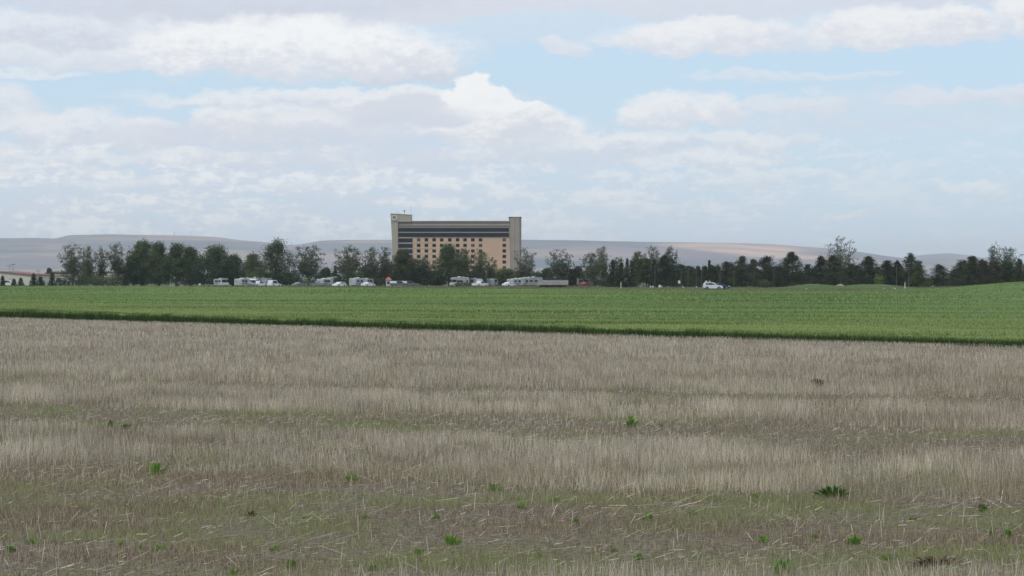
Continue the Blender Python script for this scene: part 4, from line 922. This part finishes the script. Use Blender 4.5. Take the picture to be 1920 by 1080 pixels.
# caravans and cars of the park, left to right
suv('car', 16, 690, R(4), M['white'], 'white vehicle parked among spruces before the tan shed', L=5.0, H=1.9)
motorhome(415, 612, 5.2, 2.65, R(-48), 'small white camper van alone before the dense dark grove', over=True, name='camper_van')
motorhome(454, 625, 6.2, 3.0, R(68), 'white motorhome seen end on, leftmost of the big cluster', stripe='tanstripe', over=False)
motorhome(478, 652, 8.2, 3.35, R(6), 'long white motorhome at the back of the big cluster under an awning', awning=True)
motorhome(496, 640, 7.0, 3.3, R(-55), 'white roofed trailer at the right of the big cluster', cab=False, name='travel_trailer')
pickup(486, 612, R(48), M['white'], 'white pickup truck parked before the big motorhome cluster')
suv('car', 466, 606, R(130), M['silver'], 'silver car in front of the leftmost motorhomes', H=1.5, wag=False)
suv('car', 514, 612, R(60), M['white'], 'white van half behind the tall peaked tree', L=4.6, H=2.0)
suv('car', 561, 612, R(58), M['silver'], 'silver car under the oval tree', H=1.45, wag=False)
pickup(594, 615, R(125), M['silver'], 'silver pickup truck right of the oval tree trunk')
motorhome(608, 632, 5.8, 2.9, R(62), 'narrow white motorhome seen end on between two oval trees', over=True)
motorhome(629, 645, 7.0, 3.55, R(60), 'white motorhome with a white awning between two oval trees', awning=True)
suv('car', 636, 612, R(-120), M['white'], 'white car parked before the motorhome with the awning', H=1.5)
motorhome(671, 625, 6.4, 3.2, R(58), 'white overcab motorhome left of the paired sparse trees', over=True)
motorhome(688, 640, 6.0, 2.9, R(68), 'low white trailer behind the overcab motorhome', cab=False, name='travel_trailer')
suv('car', 690, 610, R(56), M['white'], 'white hatchback before the low white trailer', H=1.45, wag=False)
pickup(749, 612, R(4), M['grey'], 'grey pickup with white bed cap, left of two by the hotel', topper=True)
pickup(768, 614, R(4), M['grey'], 'grey pickup with white bed cap, right of two by the hotel', topper=True)
motorhome(861, 620, 6.6, 3.55, R(218), 'white truck camper with overcab right of the biggest hotel tree', over=True)
motorhome(890, 640, 6.2, 3.0, R(-50), 'white trailer right of the truck camper', cab=False, name='travel_trailer')
pickup(900, 612, R(52), M['white'], 'white pickup truck before the trailer right of the truck camper')
make_tree(868, 528, 26, 'shrub', 602, 'low dark bush in front of the white truck camper', cat='bush', seed=501)
motorhome(923, 650, 5.8, 3.0, R(75), 'narrow white motorhome below the hotel blank wall', over=False)
motorhome(967, 622, 6.4, 2.7, R(50), 'low white trailer starting the row before the grey shelter', cab=False, name='travel_trailer')
motorhome(982, 640, 7.4, 3.2, R(55), 'white motorhome second in the row before the grey shelter', over=True)
motorhome(1000, 650, 7.2, 3.55, R(40), 'tallest white motorhome ending the row before the grey shelter', over=False, stripe='tanstripe')
suv('car', 954, 612, R(55), M['white'], 'white car leading the row before the grey shelter', H=1.45, wag=False)
motorhome(1096, 640, 6.2, 3.4, R(12), 'white motorhome with a cream end behind the red car', stripe='tanstripe', over=True)
suv('car', 1097, 608, R(62), M['red'], 'red car parked before a white motorhome', H=1.5, wag=False)
motorhome(1122, 650, 6.6, 3.0, R(50), 'white trailer with an awning under the slim sparse tree', cab=False, name='travel_trailer', awning=True)
motorhome(1171, 640, 5.0, 3.0, R(62), 'white roofed trailer under the dark conifers', cab=False, name='travel_trailer', paint='white')
suv('car', 1216, 640, R(0), M['white'], 'white car in the shade under the olive tree', H=1.5)
suv('car', 1779, 640, R(0), M['silver'], 'pale blue grey vehicle in the gap at the far right', H=2.2, L=4.2)

# ------------------------------------------------------------------ small things
def pole(name, px, Yd, top, mt, label, cat, r=.09, cross=False, group=None, lamp=False, base=None):
    x0 = at(px, Yd); z0 = zg1(x0, Yd); h = zof(top, Yd) - z0; root = empty(name, (x0, Yd, z0), 0, label, cat, group)
    MB().tube((0, 0, -.1), (0, 0, h), r, r * .75, 8).build('pole', mt, root)
    if cross:
        MB().box(-1.1, 1.1, -.06, .06, h - .75, h - .6).build('crossarm', mt, root)
        for q in (-.95, 0.35, .95): MB().tube((q, 0, h - .6), (q, 0, h - .35), .06, .04, 6).build('insulator', M['grey'], root)
    if lamp:
        MB().tube((0, 0, h - .05), (0, -1.2, h + .1), .04, .035, 6).build('arm', mt, root)
        MB().box(-.14, .14, -1.75, -1.15, h + .04, h + .16).build('lamp_head', M['grey'], root, .02)
    return root
pole('utility_pole', 24.5, 900, 493, M['wood'], 'taller utility pole rising behind the tan shed roof', 'utility pole', .11, True)
pole('utility_pole', 17.5, 1000, 496, M['wood'], 'fainter utility pole left of the taller one', 'utility pole', .08, True)
pole('utility_pole', 71.5, 900, 505, M['wood'], 'short utility pole above the red roof', 'utility pole', .10, True)
for (px, top, Yd, lab) in ((1277, 505, 575, 'thin pale pole in front of the broad dark pine'), (1290, 508, 575, 'thin pale pole at the right flank of the broad dark pine'),
     (1305.5, 505, 575, 'thin pale pole left of the white car roof'), (1315.5, 506, 575, 'thin pale pole above the tail of the white car'), (1350, 507, 575, 'thin pale pole above the bonnet of the white car'),
     (1376, 510, 575, 'thin pale pole before the round topped pine'), (1451, 505, 570, 'thin pale pole between the dome pine and the biggest pine'), (1681, 497, 560, 'tall grey pole before the narrow right hand pine'), (1228, 500, 585, 'thin grey pole before the dark conifer'), (1704, 505, 572, 'grey pole before the open topped pine')):
    pole('lamp_post', px, Yd, top, M['grey'], lab, 'lamp post', .07, lamp=True)
pole('marker_post', 1696.8, 520, 529, M['white'], 'thick white marker post at the right end of the berm', 'post', .11)
pole('marker_post', 1164.3, 545, 528.5, M['white'], 'white post left of the white roofed trailer', 'post', .10)
# notice boards
def sign(px, Yd, top, w, h, mt, label):
    x0 = at(px, Yd); z0 = zg1(x0, Yd); zt = zof(top, Yd) - z0; root = empty('sign', (x0, Yd, z0), 0, label, 'sign')
    MB().box(-w / 2, w / 2, -.04, .04, zt - h, zt).build('sign_panel', mt, root)
    for s in (-1, 1): MB().tube((s * w * .35, .08, -.05), (s * w * .35, .08, zt - .1), .04, .04, 6).build('leg', M['grey'], root)
sign(1273.5, 560, 526, .55, .75, M['white'], 'small white sign below the broad dark pine')
sign(1324, 560, 526.5, .6, .6, M['white'], 'small white sign above the white car roof, left one')
sign(1330.5, 562, 526.5, .4, .5, M['white'], 'small white sign above the white car roof, right one')
sign(374.5, 600, 531.5, .45, .5, M['white'], 'tiny white sign before the dense dark grove')
for i, (px, Yd, s) in enumerate(((1219.5, 575, .45), (1237, 575, .75), (1280.5, 560, .4), (1306, 560, .4), (1512, 500, .3), (1657.5, 495, .35), (1677.5, 480, .45), (1224, 585, .5))):
    r = random.Random(i); vs = []; mb = MB()
    n_ = 9; lab = ['small pale boulder beside the shaded road verge', 'pointed white boulder under the sparse topped tree', 'pale boulder below the small white sign', 'pale boulder left of the white car', 'tiny pale stone on the verge below the biggest pine', 'pale stone left of the white marker post', 'white stone nearest the marker post', 'pale boulder touching the pointed white one'][i]
    rings = [(0, 1.0), (.35, 1.05), (.75, .7), (1.0, .2)]; V2 = []
    for zz, rad in rings:
        for j in range(n_): a_ = 2 * math.pi * j / n_; q = rad * r.uniform(.8, 1.15) * s * .6; V2.append((math.cos(a_) * q, math.sin(a_) * q, zz * s * 1.2))
    F2 = [(k * n_ + j, k * n_ + (j + 1) % n_, (k + 1) * n_ + (j + 1) % n_, (k + 1) * n_ + j) for k in range(3) for j in range(n_)] + [tuple(range(3 * n_, 4 * n_)), tuple(reversed(range(n_)))]
    x0 = at(px, Yd); o = MB().add(V2, F2).build('boulder', M['stone']); o.location = (x0, Yd, zg1(x0, Yd) - .03); tag(o, lab, 'boulder')
# red topped booth by the hotel corner
Yd = 625; x0 = at(728.5, Yd); root = empty('booth', (x0, Yd, 0), 0, 'small pale booth with a red pointed top left of the hotel foot', 'booth')
MB().box(-.75, .75, -.7, .7, 0, 2.1).build('body', M['rvwhite'], root, .03)
MB().add([(-1.0, -.95, 2.105), (1.0, -.95, 2.105), (1.0, .95, 2.105), (-1.0, .95, 2.105), (-.15, 0, 2.95), (.15, 0, 2.95)], [(0, 3, 2, 1), (0, 1, 5, 4), (1, 2, 5), (2, 3, 4, 5), (3, 0, 4)]).build('roof', mat('faded_red', (.45, .13, .11), .6), root)
MB().box(-.35, .35, -.72, -.702, .9, 1.6).build('window', M['glass'], root)
# dirt heap on the berm
Yd = 552; x0 = at(1575, Yd); z0 = zg1(x0, Yd); mb = MB(); A_, B_ = 14, 6; V2 = []; r = random.Random(9)
for j in range(B_):
    t = j / (B_ - 1); 
    for i in range(A_): a_ = 2 * math.pi * i / A_; q = (1 - t) ** .7; V2.append((1.35 * q * math.cos(a_) * r.uniform(.9, 1.1), .9 * q * math.sin(a_) * r.uniform(.9, 1.1), .62 * t * r.uniform(.9, 1.1)))
F2 = [(k * A_ + j, k * A_ + (j + 1) % A_, (k + 1) * A_ + (j + 1) % A_, (k + 1) * A_ + j) for k in range(B_ - 1) for j in range(A_)]
o = mb.add(V2, F2).build('dirt_pile', M['dirt'], smooth=True); o.location = (x0, Yd, z0 - .05); tag(o, 'low tan dirt pile on top of the grassy berm', 'dirt pile')
# masts on the ridge
def mast(px, top, lab, w):
    Yd = 14000; x0 = at(px, Yd); zb = zof(441.5, Yd) - 2; h = zof(top, Yd) - zb; root = empty('radio_mast', (x0, Yd, zb), 0, lab, 'radio mast')
    MB().tube((0, 0, 0), (0, 0, h), w, w * .45, 6).build('mast', M['grey'], root)
    MB().box(-w * 2.2, w * 2.2, -.5, .5, h * .62, h * .72).build('antenna_panel', M['grey'], root)
    MB().box(-6, 1, -3, 3, 0, 4).build('hut', M['stone'], root)
mast(327, 434, 'thicker radio mast on the crest of the left hill', 1.7)
mast(358, 433, 'thin faint radio mast on the crest of the left hill', .7)

# ------------------------------------------------------------------ haze
hz = MB().box(-12500, 12500, -90, 23000, -1.5, 330).build('haze', bpy.data.materials.new('haze')); tag(hz, kind='stuff')
m = hz.data.materials[0]; m.use_nodes = True; m.node_tree.nodes.clear(); b = NB(m.node_tree)
o_ = b.n('ShaderNodeOutputMaterial'); pv = b.n('ShaderNodeVolumePrincipled'); pv.inputs['Color'].default_value = (.90, .945, 1.0, 1); pv.inputs['Density'].default_value = 6.3e-5; pv.inputs['Anisotropy'].default_value = 0.0
m.node_tree.links.new(pv.outputs[0], o_.inputs['Volume'])
